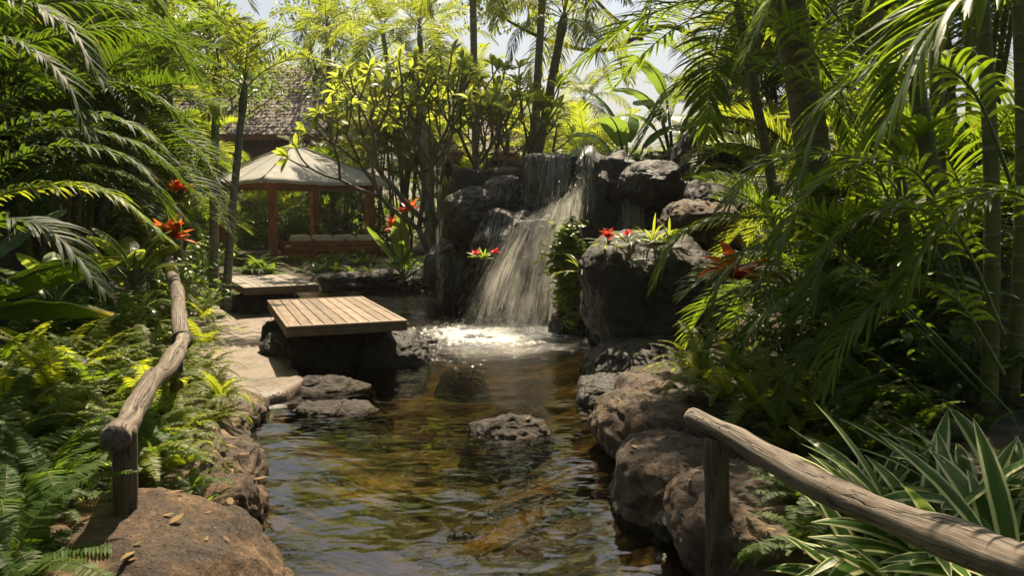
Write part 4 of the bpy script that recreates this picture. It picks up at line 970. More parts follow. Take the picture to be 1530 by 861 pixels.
# left mass: palms standing just outside the frame, fronds reaching in
lp = thing('areca_palm', 'dark palm clump at the left edge with long fronds sweeping over the fern bank', 'palm clump', (gpx(-150, 6.2), 6.2, .5))
for (x0, y0, x1, y1, Y, r) in ((-120, 560, -140, -100, 6.3, .07), (-60, 500, -70, -60, 7.4, .06), (-190, 560, -230, -100, 5.6, .07)):
    b = MB(); q = smooth_path([P(x0, y0, Y) - lp.location, (P(x0, y0, Y) + P(x1, y1, Y)) / 2 - lp.location + Vector((.05, 0, 0)), P(x1, y1, Y) - lp.location], 40)
    tube(b, q, np.linspace(r * 1.05, r * .85, 40), 14, .02, 1); put('cane', b.mesh('cane', MT['cane']), (0, 0, 0), 0, 1, lp)
lf = [
 (FP((-130, 250, 6.0), (-20, 100, 6.2), (90, 52, 6.4), (210, 42, 6.6), (315, 92, 6.8)), .38, .0140, 66, 'palm'),
 (FP((-130, 300, 6.0), (-20, 170, 6.2), (90, 125, 6.4), (200, 130, 6.6), (285, 185, 6.8)), .36, .0135, 64, 'palm'),
 (FP((-130, 330, 5.6), (-30, 215, 5.6), (80, 175, 5.7), (190, 185, 5.8), (275, 255, 5.9)), .33, .0130, 64, 'palm'),
 (FP((-120, 380, 5.2), (-20, 260, 5.2), (90, 220, 5.3), (190, 240, 5.4), (275, 325, 5.5)), .31, .0130, 64, 'palm'),
 (FP((-120, 430, 4.6), (-30, 310, 4.6), (60, 280, 4.7), (160, 290, 4.8), (255, 362, 4.9)), .28, .0120, 60, 'palm_bright'),
 (FP((-130, 200, 6.8), (-10, 40, 7.0), (110, 0, 7.2), (230, 30, 7.4), (295, 120, 7.6)), .42, .0145, 62, 'palm'),
 (FP((-140, 180, 5.0), (-60, 80, 5.0), (10, 60, 5.0), (90, 110, 5.0), (130, 200, 5.0)), .32, .0130, 54, 'palm'),
 (FP((-130, 300, 7.4), (10, 215, 7.6), (120, 195, 7.8), (220, 225, 8.0), (290, 290, 8.2)), .40, .0140, 60, 'palm'),
 (FP((-140, 120, 4.2), (-60, 10, 4.2), (20, 0, 4.2), (100, 40, 4.2), (150, 120, 4.2)), .28, .0125, 54, 'palm'),
 (FP((-120, 360, 7.8), (20, 270, 8.0), (130, 250, 8.2), (220, 280, 8.4), (270, 345, 8.6)), .38, .0140, 58, 'palm'),
 (FP((-140, 440, 3.9), (-70, 360, 3.9), (0, 330, 3.9), (80, 350, 3.9), (150, 430, 3.9)), .32, .0130, 40, 'palm'),
 (FP((-120, 100, 8.4), (20, -40, 8.6), (120, -60, 8.8), (215, -20, 9.0), (280, 70, 9.2)), .44, .0150, 60, 'palm'),
]
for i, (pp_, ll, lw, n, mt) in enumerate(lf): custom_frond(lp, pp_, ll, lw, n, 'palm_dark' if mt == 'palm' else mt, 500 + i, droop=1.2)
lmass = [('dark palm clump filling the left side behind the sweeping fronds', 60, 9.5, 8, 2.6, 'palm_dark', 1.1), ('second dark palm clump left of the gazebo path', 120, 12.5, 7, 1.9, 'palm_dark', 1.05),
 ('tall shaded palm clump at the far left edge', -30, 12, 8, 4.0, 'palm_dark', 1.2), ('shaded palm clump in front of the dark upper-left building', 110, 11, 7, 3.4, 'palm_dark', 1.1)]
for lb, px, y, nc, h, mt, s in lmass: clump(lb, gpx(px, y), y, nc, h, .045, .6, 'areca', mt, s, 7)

# ------------------------------------------------------------------ broad-leaved trees and far woods
def leafcloud(b, c, rad, n, ls, rg, flat=.75):
    """n small folded leaves through an ellipsoid volume"""
    d = nrm(rg.normal(size=(n, 3))) * (rg.uniform(.35, 1, (n, 1)) ** .6) * np.array([1, 1, flat]) * rad + np.array(c)
    a = nrm(rg.normal(size=(n, 3)) + np.array([0, 0, -.3])); s = nrm(np.cross(a, rg.normal(size=(n, 3)))); nn = np.cross(s, a)
    L_ = ls * rg.uniform(.6, 1.3, (n, 1)); W = L_ * .23
    V = np.stack([d, d + a * L_ * .45 + s * W + nn * W * .3, d + a * L_, d + a * L_ * .45 - s * W + nn * W * .3, d + a * L_ * .5], 1).reshape(-1, 3)
    F = []
    for i in range(n): k = i * 5; F += [(k, k + 1, k + 2, k + 4), (k, k + 4, k + 2, k + 3)]
    b.add(V, F, np.repeat(rg.uniform(.1, .9, n), 5))
_tv = {}
def tree_meshes(seed, h, cr, ls, mat, n):
    key = (seed, h, cr, ls, mat)
    if key in _tv: return _tv[key]
    rg = np.random.RandomState(seed); tb = MB(); cb = MB(); tips = []
    def grow(p, d, L_, r, lv):
        q = [p]; dd = d.copy()
        for i in range(4): dd = nrm(dd + rg.normal(size=3) * .16 + np.array([0, 0, .06])); q.append(q[-1] + dd * L_ / 4)
        tube(tb, q, np.linspace(r, r * .62, 5), 8 if lv < 2 else 5, .08, seed, caps=False)
        if lv >= 3 or L_ < .45: tips.append(q[-1]); return
        for k in range(rg.randint(2, 4) + (lv == 0)):
            a = rg.uniform(0, 6.28); e = rg.uniform(.35, 1.0); v = nrm(dd * math.cos(e) + math.sin(e) * nrm(np.cross(dd, [math.cos(a), math.sin(a), .3])))
            grow(q[-1] if k < 2 else q[-2], v, L_ * rg.uniform(.6, .8), r * .58, lv + 1)
    grow(np.array([0, 0, -.2]), np.array([rg.normal(0, .06), rg.normal(0, .06), 1.0]), h * .5, h * .022, 0)
    for t in tips: leafcloud(cb, t, cr * rg.uniform(.7, 1.2), n, ls, rg)
    _tv[key] = (tb.mesh('trunk', MT['bark']), cb.mesh('crown', MT[mat], False)); return _tv[key]
def tree(label, x, y, seed, h, cr, ls, mat, n=140, sc=1.0, rz=0, z=None, group=None, name='broadleaf_tree'):
    t, c = tree_meshes(seed, h, cr, ls, mat, n); z = hz(x, y) if z is None else z
    r = thing(name, label, 'tree', (x, y, z), rz, group); r.scale = (sc,) * 3
    put('trunk', t, (0, 0, 0), 0, 1, r); put('crown', c, (0, 0, 0), 0, 1, r); return r
trs = [
 ('dense broadleaf tree behind the big shingle roof', 330, 38, 1, 1.15, 'broad_light'), ('broadleaf tree crown behind the top-centre palms', 540, 40, 2, 1.1, 'broad_light'),
 ('broadleaf tree behind the small shingle-roofed house', 655, 38, 3, .95, 'broad_light'), ('broadleaf tree far behind the left fern bank', 200, 32, 2, 1.1, 'broad'),
 ('broadleaf tree behind the dark left palm clumps', 60, 22, 1, 1.0, 'broad'), ('tall tree at the far left behind the dark building', -60, 18, 3, 1.0, 'broad'),
 ('broadleaf tree behind the right-hand palms', 1200, 26, 1, 1.1, 'broad'), ('tall broadleaf tree at the upper right', 1400, 20, 2, 1.1, 'broad'),
 ('broadleaf tree closing the right edge', 1560, 13, 3, .9, 'broad'), ('broadleaf tree low between gazebo roof and cliff', 600, 30, 3, .7, 'broad'),
 ('distant bright tree behind the banana plants', 1040, 40, 2, .85, 'broad_light'), ('distant bright tree beside the lone coconut palm', 800, 48, 1, .8, 'broad_light')]
for i, (lb, px, y, sd, s, mt) in enumerate(trs): tree(lb, gpx(px, y), y, sd, 9.0, 1.15, .20, mt, 170, s, i * 1.7)
# spreading branch across the sky above the banana plants (a tall tree behind the cliff)
bt = thing('broadleaf_tree', 'tall tree whose bare branch reaches across the bright sky gap', 'tree', (gpx(1120, 22), 22, hz(gpx(1120, 22), 22)))
b = MB(); o_ = bt.location
tube(b, smooth_path([P(1120, 330, 22) - o_, P(1110, 120, 22) - o_, P(1090, -80, 22) - o_], 20), np.linspace(.24, .15, 20), 10, .08, 3)
tube(b, smooth_path([P(1110, 130, 22) - o_, P(1010, 40, 21.5) - o_, P(905, 74, 21) - o_, P(820, 60, 21) - o_, P(740, 20, 21) - o_], 26), np.linspace(.09, .035, 26), 8, .1, 4)
tube(b, smooth_path([P(960, 60, 21.5) - o_, P(900, 10, 21) - o_, P(850, -60, 21) - o_], 12), np.linspace(.06, .03, 12), 6)
put('trunk', b.mesh('trunk', MT['bark']), (0, 0, 0), 0, 1, bt)
b = MB(); rg = np.random.RandomState(77)
for (px, py) in ((740, 20), (790, 30), (830, 20), (860, -20), (1000, 5), (1090, -60), (1060, -30), (1120, -30), (780, -20), (720, -10), (950, -50), (1160, 10), (690, 20), (905, -45)):
    leafcloud(b, np.array(P(px, py, 21.5) - o_), rg.uniform(.4, .8), 130, .15, rg)
put('crown', b.mesh('crown', MT['broad_light'], False), (0, 0, 0), 0, 1, bt)
# unseen tree added at left, crown above the frame, to shade the fronds
tree('tall unseen tree added above the left foreground to shade it', -6.4, 8.6, 6, 11.5, 1.35, .22, 'broad', 210, 1.0, 2.0)

# distant wood belt
b = MB(); rg = np.random.RandomState(8)
for i in range(170):
    a = rg.uniform(-1.15, 1.15); d = rg.uniform(52, 75); px_ = CX + math.tan(a) * FPX
    hgt = rg.uniform(2.5, 5.5) if not (780 < px_ < 1010) else rg.uniform(1.0, 3.0)
    leafcloud(b, (math.sin(a) * d, math.cos(a) * d, hgt * .6), rg.uniform(1.8, 3.0), 170, .5, rg, 1.1)
for i in range(90):
    a = rg.uniform(-1.3, 1.3); d = rg.uniform(29, 40)
    if abs(math.tan(a)) < .55: leafcloud(b, (math.sin(a) * d, math.cos(a) * d, rg.uniform(.6, 1.6)), rg.uniform(1.2, 1.8), 200, .3, rg, 1.0)
o = put('far_woods', b.mesh('far_woods', MT['broad'], False)); tag(o, 'distant belt of trees closing the garden behind the houses', 'woods', kind='stuff')

# the garden goes on unseen behind the viewpoint; its trees added to cut sky fill
b = MB(); rg = np.random.RandomState(18)
for i in range(95):
    a = rg.uniform(0, 6.283); d = rg.uniform(7.5, 12); x_, y_ = math.sin(a) * d, math.cos(a) * d * .9 - 1.5
    if y_ > 1.5 and abs(x_) < 8.5: continue
    if y_ > 5: continue
    leafcloud(b, (x_, y_, rg.uniform(1.0, 9.5)), rg.uniform(1.8, 2.6), 230, .46, rg, 1.0)
for i in range(16):
    leafcloud(b, (rg.uniform(-8, 8), rg.uniform(-6, -1.5), rg.uniform(8.0, 10.0)), rg.uniform(1.5, 2.2), 190, .42, rg, .7)
for i in range(60):  # canopy leaves added out of frame to shade both banks
    sgn = -1 if i % 3 else 1; x_ = sgn * rg.uniform(4.2, 9.5) + (-.6 if sgn < 0 else 1.5); y_ = rg.uniform(3, 17) if sgn < 0 else rg.uniform(0, 8)
    leafcloud(b, (x_, y_, rg.uniform(7.6, 10.5)), rg.uniform(1.0, 1.7), 150, .34, rg, .6)
for i in range(14):  # leaves added high over the near water to hold back sky light
    leafcloud(b, (rg.uniform(-3.5, 3.5), rg.uniform(1.5, 6.0), rg.uniform(8.5, 10.5)), rg.uniform(.9, 1.4), 120, .34, rg, .6)
o = put('unseen_shade_woods', b.mesh('unseen_shade_woods', MT['broad'], False)); tag(o, 'unseen garden trees behind the viewpoint with canopy added overhead to block sky light', 'woods', kind='stuff')

# ------------------------------------------------------------------ frangipani
fr = thing('frangipani_tree', 'many-branched frangipani tree with smooth grey limbs left of the cliff', 'tree', (gpx(676, 18.2), 18.2, hz(gpx(676, 18.2), 18.2)))
rg = np.random.RandomState(21); tb = MB(); cb = MB(); tips = []
def fgrow(p, d, L_, r, lv):
    q = [p]; dd = d
    for i in range(4): dd = nrm(dd + rg.normal(size=3) * .10 + np.array([0, 0, .14])); q.append(q[-1] + dd * L_ / 4)
    tube(tb, q, np.linspace(r, r * .8, 5), 8, .06, lv, caps=True)
    if lv >= 4: tips.append((q[-1], dd)); return
    k = 2 if rg.rand() < .7 else 3; a0 = rg.uniform(0, 6.28)
    for j in range(k):
        a = a0 + j * 6.28 / k; u = nrm(np.cross(dd, [0.3, .2, 1.0])); w = np.cross(dd, u); e = rg.uniform(.42, .75)
        fgrow(q[-1], nrm(dd * math.cos(e) + (u * math.cos(a) + w * math.sin(a)) * math.sin(e)), L_ * rg.uniform(.68, .88), r * .72, lv + 1)
for (dx, dy, L_) in ((-.80, -.1, 1.6), (.3, .1, 1.7), (.9, 0, 1.6), (-.25, -.3, 1.75), (.45, -.5, 1.5), (-.5, .5, 1.5)): fgrow(np.array([dx * .1, dy * .1, .25]), nrm(np.array([dx, dy, 1.35])), L_, .085, 0)
tube(tb, [(0, 0, -.3), (0, 0, .1), (.02, 0, .4)], [.2, .17, .13], 12, .08, 3)
def rosette(b, p, d, n, L_, w, rg, e=(10, 65), mi=0):
    d = nrm(d); u = nrm(np.cross(d, [.2, .9, .3])); v = np.cross(d, u)
    for i in range(n):
        a = i * 2.399 + rg.uniform(-.2, .2); el = R(rg.uniform(*e)); o = u * math.cos(a) + v * math.sin(a)
        dd = nrm(o * math.cos(el) + d * math.sin(el)); l = L_ * rg.uniform(.7, 1.1); q = [np.array(p)]
        for s in range(4): q.append(q[-1] + dd * l / 4); dd = nrm(dd + np.array([0, 0, -.22]))
        blade(b, q, np.array([.15, .6, 1.0, .85, .05]) * w * l / L_, np.cross(dd, d) + 1e-4, .2, rg.uniform(.1, .9))
for (p, d) in tips: rosette(cb, p, d, 11, .38, .06, rg)
put('trunk', tb.mesh('trunk', MT['bark_grey']), (0, 0, 0), 0, 1, fr); put('crown', cb.mesh('crown', MT['frangi']), (0, 0, 0), 0, 1, fr)

# ------------------------------------------------------------------ leafy plants
def strap_plant(b, n, L_, w, e=(35, 85), drop=(60, 120), rg=None, fold=.3, prof=None, seg=8, c0=(0, 0, 0), cols=1, base_w=.5):
    for i in range(n):
        az = i * 2.399 + rg.uniform(-.3, .3); e0 = R(rg.uniform(*e)); l = L_ * rg.uniform(.65, 1.1)
        pts, sd = arc(np.array(c0) + rg.normal(0, .012, 3) * np.array([1, 1, 0]), az, e0, e0 - R(rg.uniform(*drop)), l, seg)
        t = np.linspace(0, 1, seg); ww = (prof(t) if prof else (base_w + (1 - base_w) * np.sin(np.pi * t * .9 + .15)) * (1 - t ** 5)) * w
        ww[-1] = w * .04
        tw = rg.uniform(-.5, .5); sd2 = sd * math.cos(tw) + np.array([0, 0, 1.0]) * math.sin(tw)
        blade(b, pts, ww, sd2, fold, rg.uniform(.1, .9), cols=cols)
# variegated plants, lower right
vg = []
for s in range(4):
    b = MB(); rg = np.random.RandomState(60 + s)
    strap_plant(b, 36, .58, .030, (24, 88), (45, 115), rg, .30, lambda t: (.45 + .65 * np.sin(np.pi * t ** 1.2) ** .8) * (1 - t ** 9), 11, cols=3)
    vg.append(b.mesh('variegated_plant', MT['varieg']))
vpos = [(1385, 3.4, 1.15, 'tall variegated plant with upright cream-edged leaves behind the log rail'), (1490, 3.7, 1.05, 'variegated plant at the right edge behind the tall one'), (1270, 3.0, .85, 'low variegated plant spreading under the log rail'),
        (1440, 2.9, .95, 'variegated plant with broad blades just above the log rail end'), (1560, 3.0, 1.1, 'variegated plant cut by the right frame edge'), (1340, 2.45, .85, 'variegated plant below the log rail in the corner'), (1400, 2.45, .95, 'variegated plant low in the corner nearest the camera'), (1350, 3.15, .95, 'variegated plant standing between the tall one and the log rail'), (1455, 3.25, 1.0, 'dense variegated plant in the middle of the group behind the rail'), (1535, 3.5, 1.1, 'variegated plant with arching leaves farthest back at the right edge'), (1500, 2.7, 1.0, 'variegated plant against the lower right frame corner'), (1290, 2.6, .7, 'smallest variegated plant, at the left foot of the group'), (1320, 3.9, .8, 'small shaded variegated plant farthest back below the palm fronds')]
for i, (px, y, s, lb) in enumerate(vpos):
    x = gpx(px, y); tag(put('variegated_plant', vg[i % 4], (x, y, hz(x, y) - .02), i * 1.3, s * 1.38), lb, 'variegated plant', 'variegated plants by the right log rail')

# ferns
FV = []; FG = []
for s in range(6):
    rg = np.random.RandomState(90 + s); b = MB()
    for i in range(15):
        az = i * 2.399 + rg.uniform(-.3, .3); e0 = R(rg.uniform(38, 88)); l = rg.uniform(.45, .78)
        pts, sd = arc((0, 0, 0), az, e0, e0 - R(rg.uniform(70, 130)), l, 7); fern_frond(b, pts, l, 34, s * 50 + i, w=rg.uniform(.11, .14))
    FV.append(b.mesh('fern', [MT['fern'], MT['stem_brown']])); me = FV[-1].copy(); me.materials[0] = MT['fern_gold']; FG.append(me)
FB = []
for s in range(3):  # big sword fern, close to the camera
    rg = np.random.RandomState(190 + s); b = MB()
    for i in range(13):
        az = i * 2.399 + rg.uniform(-.3, .3); e0 = R(rg.uniform(30, 85)); l = rg.uniform(.7, 1.05)
        pts, sd = arc((0, 0, 0), az, e0, e0 - R(rg.uniform(70, 120)), l, 8); fern_frond(b, pts, l, 46, s * 50 + i, w=rg.uniform(.10, .13))
    FB.append(b.mesh('fern', [MT['fern'], MT['stem_brown']]))
def ferns(zone, label, group, n, gold=0, sc=(.8, 1.2), big=False):
    k = 0; rg = random.Random(len(label) * 7 + n); tries = 0; placed = []
    (x0, x1, y0, y1) = zone
    while k < n and tries < 4000:
        tries += 1; y = rg.uniform(y0, y1); x = rg.uniform(x0, x1) if not callable(x0) else rg.uniform(x0(y), x1(y))
        if float(sdist(np.array([x]), np.array([y]))[0]) < .08: continue
        if any((x - a) ** 2 + (y - c) ** 2 < .07 for a, c in placed): continue
        placed.append((x, y)); z = top_of(x, y)
        if z > 1.6 and not big: z = hz(x, y)
        me = (FB if big else (FG if rg.random() < gold else FV)); o = put('fern', me[k % len(me)], (x, y, z - .03), rg.uniform(0, 6), rg.uniform(*sc)); o.rotation_euler = (rg.uniform(-.12, .12), rg.uniform(-.12, .12), o.rotation_euler.z)
        tag(o, label, 'fern', group); k += 1
ferns((lambda y: -1.2 - .42 * y - .9, lambda y: -.36 * y - .95, 3.2, 4.6), 'big dark sword fern in the shade left of the near rail post', 'large ferns at the lower left', 9, 0, (.75, 1.0), True)
ferns((lambda y: -.62 * y - .4, lambda y: -.40 * y - .45, 4.6, 6.4), 'sunlit fern in the dense fern bank left of the log handrail', 'ferns of the left bank', 22, .55, (.8, 1.15))
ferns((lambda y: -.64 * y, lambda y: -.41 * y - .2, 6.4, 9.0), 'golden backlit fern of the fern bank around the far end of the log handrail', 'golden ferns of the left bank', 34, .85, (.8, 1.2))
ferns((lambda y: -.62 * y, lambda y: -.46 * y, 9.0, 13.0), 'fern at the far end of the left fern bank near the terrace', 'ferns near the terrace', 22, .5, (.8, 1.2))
for i, (px, py, y, s, g) in enumerate([(322, 600, 6.9, .7, 1), (300, 560, 7.6, .8, 1), (330, 630, 6.3, .5, 1), (240, 640, 5.6, .7, 0), (300, 520, 8.6, .9, 1), (305, 480, 10, .9, 1), (262, 660, 5.2, .6, 1), (300, 640, 5.6, .6, 1), (330, 600, 6.4, .6, 1), (292, 735, 4.5, .42, 0), (270, 700, 4.7, .5, 1), (322, 705, 5.15, .4, 1), (235, 690, 4.6, .5, 0), (215, 660, 4.8, .55, 0)]):
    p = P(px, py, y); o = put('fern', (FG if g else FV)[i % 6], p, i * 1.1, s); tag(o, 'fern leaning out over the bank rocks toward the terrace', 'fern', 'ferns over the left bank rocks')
ferns((lambda y: .30 * y + .25, lambda y: .55 * y, 4.9, 7.2), 'fern on the right bank between the brown rock and the palm clump', 'ferns of the right bank', 22, .6, (.65, .95))
ferns((lambda y: .36 * y, lambda y: .6 * y, 3.2, 4.9), 'small dark fern in the shade behind the right log rail', 'shaded ferns by the right rail', 14, 0, (.45, .7))
for i, (px, py, y, s) in enumerate([(1050, 575, 6.0, .85), (1085, 600, 5.6, .85), (1035, 560, 6.6, .75), (1130, 610, 5.2, .85), (1100, 570, 6.2, .9), (1150, 580, 5.8, .9)]):
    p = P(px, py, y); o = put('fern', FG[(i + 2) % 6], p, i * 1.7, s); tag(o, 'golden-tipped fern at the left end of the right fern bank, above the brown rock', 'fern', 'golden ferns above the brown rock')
ferns((-9.0, -2.4, 20.5, 22.6), 'low dark fern in the strip before the gazebo', 'ferns before the gazebo', 60, 0, (.5, .75))
ferns((-8.6, -5.9, 14.5, 20.4), 'fern left of the terrace beneath the leaning palm', 'ferns beneath the leaning palm', 24, .1, (.8, 1.1))
# low ground cover
b = MB(); rg = np.random.RandomState(4)
for i in range(5200):
    y = rg.uniform(2.4, 24) ** 1.0; x = rg.uniform(-.75, .75) * y
    if float(sdist(np.array([x]), np.array([y]))[0]) < .25 or (y > 18 and abs(x + 6.81) + abs(y - 24.3) < 2.6): continue
    if -7 < x < -2.5 and 8.3 < y < 18: continue
    z = hz(x, y); az = rg.uniform(0, 6.28); e0 = R(rg.uniform(20, 80)); l = rg.uniform(.12, .3) * (1 + y * .02)
    pts, sd = arc((x, y, z), az, e0, e0 - R(80), l, 4); blade(b, pts, np.array([.3, 1, .8, .05]) * rg.uniform(.012, .03), sd, .3, rg.uniform(.1, .8))
o = put('ground_cover', b.mesh('ground_cover', MT['broad'])); tag(o, 'low leafy ground cover over the dark soil', 'ground cover', kind='stuff')

# dead leaves on rocks, soil and terrace
b = MB(); rg = np.random.RandomState(14); k = 0
while k < 600:
    y = rg.uniform(2.8, 15); x = rg.uniform(-.62, .5) * y
    z = top_of(x, y)
    if z < .06 or z > 2.2: continue
    k += 1; az = rg.uniform(0, 6.28); l = rg.uniform(.03, .10); pts, sd = arc((x, y, z + .008), az, R(rg.uniform(-5, 25)), R(rg.uniform(-60, 20)), l, 4)
    blade(b, pts, np.array([.3, 1, .8, .05]) * l * rg.uniform(.15, .3), sd, rg.uniform(-.4, .6), rg.uniform(.1, .9))
o = put('fallen_leaves', b.mesh('fallen_leaves', leaf_mat('dead_leaf', (.06, .035, .015), (.26, .17, .07), (.35, .2, .06), .25, .7))); tag(o, 'small brown dead leaves lying on the rocks and soil', 'fallen leaves', kind='stuff')

# paddle-leaved plants
def paddle(label, loc, leaves, mat='banana', name='paddle_leaf_plant', cat='plant', seed=0, group=None, tear=0):
    root = thing(name, label, cat, loc, group=group); rg = np.random.RandomState(seed)
    for (az, e0, dr, pet, L_, w) in leaves:
        pp_, sd = arc((0, 0, 0), R(az), R(min(88, e0 + 12)), R(e0), pet, 6); b = MB(); tube(b, pp_, np.linspace(.02, .012, 6) * (L_ / .6), 7, mi=1)
        pts, sd = arc(pp_[-1], R(az), R(e0), R(e0 - dr), L_, 14); t = np.linspace(0, 1, 14)
        ww = w * (np.sin(np.pi * (.06 + .90 * t)) ** .65); ww[-1] = .01
        tw = rg.uniform(-.45, .45); sd2 = sd * math.cos(tw) + np.cross(sd, nrm(pts[3] - pts[2])) * math.sin(tw)
        blade(b, pts, ww, sd2, .22, rg.uniform(.3, .9), curl=.04, cols=3)
        tube(b, pts, np.linspace(.012, .003, 14) * (L_ / .6), 5, caps=False, mi=1)
        put('leaf', b.mesh('leaf', [MT[mat], MT['stem']]), (0, 0, 0), 0, 1, root)
    return root
def gp(px, y): x = gpx(px, y); return (x, y, hz(x, y))
def atz(px, y, z): return (gpx(px, y), y, z)
paddle('plant with tall round-tipped paddle leaves right of the gazebo bench', atz(602, 18.2, .35), [(262, 82, 18, .55, 1.0, .22), (190, 62, 20, .5, 1.05, .17), (20, 30, 50, .5, 1.0, .18), (300, 70, 30, .3, .6, .12), (230, 50, 50, .3, .6, .12), (350, 55, 40, .35, .7, .14), (120, 70, 30, .4, .8, .15)], seed=1)
paddle('tall banana plant against the sky above the cliff top', tuple(P(935, 300, 15.5)), [(170, 66, 95, 1.0, 1.1, .26), (205, 55, 110, .9, 1.1, .26), (240, 70, 90, 1.1, 1.2, .26), (150, 40, 90, .7, 1.1, .24), (10, 66, 90, 1.1, 1.2, .26), (330, 50, 110, .8, 1.1, .24), (185, 25, 90, .6, 1.0, .24), (80, 74, 80, 1.2, 1.2, .26), (265, 45, 110, .7, 1.0, .25), (190, 80, 60, 1.3, 1.2, .26)], name='banana_plant', cat='banana plant', seed=2)
paddle('second banana plant with leaves above the spout rock', tuple(P(1005, 260, 16)), [(190, 70, 90, 1.2, 1.3, .3), (140, 60, 90, 1.0, 1.2, .28), (230, 62, 100, 1.1, 1.2, .3), (0, 70, 80, 1.2, 1.3, .3), (300, 55, 100, .9, 1.2, .28), (60, 60, 90, 1.0, 1.2, .28), (205, 78, 70, 1.5, 1.3, .3)], name='banana_plant', cat='banana plant', seed=3)
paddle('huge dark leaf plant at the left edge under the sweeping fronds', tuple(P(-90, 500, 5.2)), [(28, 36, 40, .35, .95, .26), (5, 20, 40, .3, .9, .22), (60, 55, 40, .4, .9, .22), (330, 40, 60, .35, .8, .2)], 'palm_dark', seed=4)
paddle('glossy broad-leaved plant above the left fern bank', tuple(P(200, 430, 8.2)), [(a, e, 50, .25, .55, .10) for a, e in ((0, 70), (60, 50), (120, 60), (180, 45), (240, 65), (300, 50), (30, 80), (200, 75), (340, 35))], 'broad_light', seed=5)
paddle('small light green leaf plant low in the left fern bank', tuple(P(85, 455, 6.0)), [(a, e, 40, .2, .34, .085) for a, e in ((0, 60), (60, 40), (120, 60), (190, 45), (250, 65), (310, 50))], 'broad_light', seed=6)
# shrubs of upright leafy stems
SH = []
for s in range(4):
    rg = np.random.RandomState(130 + s); b = MB()
    for i in range(12):
        a = i * 2.4; e = R(rg.uniform(55, 88)); L_ = rg.uniform(.7, 1.25); pts, sd = arc((math.cos(a) * .08, math.sin(a) * .08, -.05), a, e, e - R(25), L_, 9)
        tube(b, pts, np.linspace(.012, .005, 9), 5, mi=1, caps=False)
        for k in range(2, 9):
            for q in range(2):
                aa = a + k * 1.3 + q * 3.14; ee = R(rg.uniform(0, 55)); l = rg.uniform(.17, .32)
                lp_, ls_ = arc(pts[k], aa, ee, ee - R(70), l, 6); blade(b, lp_, np.array([.2, .8, 1, .85, .5, .04]) * l * .20, ls_, .25, rg.uniform(.1, .9))
    SH.append((b.mesh('leafy_shrub', [MT['broad'], MT['stem']]),)); me = SH[-1][0].copy(); me.materials[0] = MT['broad_light']; SH[-1] += (me,)
sh = [(300, 18.5, 1.0, 1, 'leafy shrub by the base of the leaning palm'), (365, 27.6, 1.5, 1, 'bright leafy shrub seen through the left bay of the gazebo'), (410, 28.2, 1.7, 1, 'bright leafy shrub behind the gazebo front post'), (440, 28.5, 1.9, 1, 'tall sunlit shrub seen through the gazebo middle'),
      (495, 27.8, 1.5, 0, 'dark shrub behind the gazebo bench'), (530, 28, 1.6, 0, 'dark shrub behind the gazebo right post'), (570, 25, 1.3, 0, 'shrub right of the gazebo'), (640, 18.6, .6, 1, 'small shrub at the frangipani foot'),
      (265, 16, 1.1, 0, 'shaded shrub left of the leaning palm'), (625, 19.2, .8, 0, 'low dark shrub beside the paddle-leaf plant'), (280, 13.6, .9, 0, 'shaded shrub near the far end of the fern bank'), (235, 11.5, 1.0, 1, 'leafy shrub behind the far rail end'),
      (205, 9.6, .9, 1, 'light green shrub left of the far rail end'), (150, 8.6, .9, 1, 'leafy shrub behind the sunlit ferns'), (90, 7.8, .9, 0, 'dark leafy shrub above the ferns at far left'), (345, 21.5, .7, 0, 'shaded shrub behind the far platform'), (1190, 7.6, .9, 0, 'dark shrub under the right-hand palms'), (1330, 6.4, 1.0, 0, 'dark shrub at the foot of the green canes'), (1450, 5.6, .9, 0, 'dark shrub beneath the shaded right-edge palms')]
for i, (px, y, s, k, lb) in enumerate(sh):
    x = gpx(px, y); tag(put('leafy_shrub', SH[i % 4][k], (x, y, hz(x, y)), i, s), lb, 'shrub')
tops = [(915, 16.4, 228, .4), (870, 17.0, 224, .4), (960, 15.6, 238, .4)]
for i, (px, y, py, s) in enumerate(tops):
    p = P(px, py, y); tag(put('leafy_shrub', SH[i % 4][1], (p.x, p.y, p.z - .12), i, s), ['backlit shrub on the cliff top right of the capstone', 'backlit shrub behind the capstone rim', 'backlit shrub below the banana plant'][i], 'shrub')

# vine hanging down the wet rock
b = MB(); rg = np.random.RandomState(15)
for i in range(1500):
    py = 322 + 168 * (rg.rand() * .55 + rg.rand() * .45); wdt = 17 * (1 - .3 * abs(py - 380) / 110) * (.6 + .6 * abs(math.sin(py * .045))); px = 847 + 5 * math.sin(py * .03) + rg.normal(0, wdt * .8) + 4 + (py - 330) * -.02; Yv = 12.6
    p = P(px, py, Yv); h = on_rock(p.x, p.z, 11.8)
    yy = (h.y if h and h.y < 13.3 else 12.75) - rg.uniform(.0, .20)
    q = np.array([p.x, yy, p.z]); az = rg.uniform(3.4, 6.0); e0 = R(rg.uniform(-20, 40)); l = rg.uniform(.06, .16)
    pts, sd = arc(q, az, e0, e0 - R(60), l, 4); blade(b, pts, np.array([.4, 1, .8, .05]) * l * .38, sd, .2, rg.uniform(.1, .9))
vo = put('climbing_vine', b.mesh('climbing_vine', MT['broad_light'])); tag(vo, 'green leafy vine hanging down the rock beside the main waterfall', 'vine')

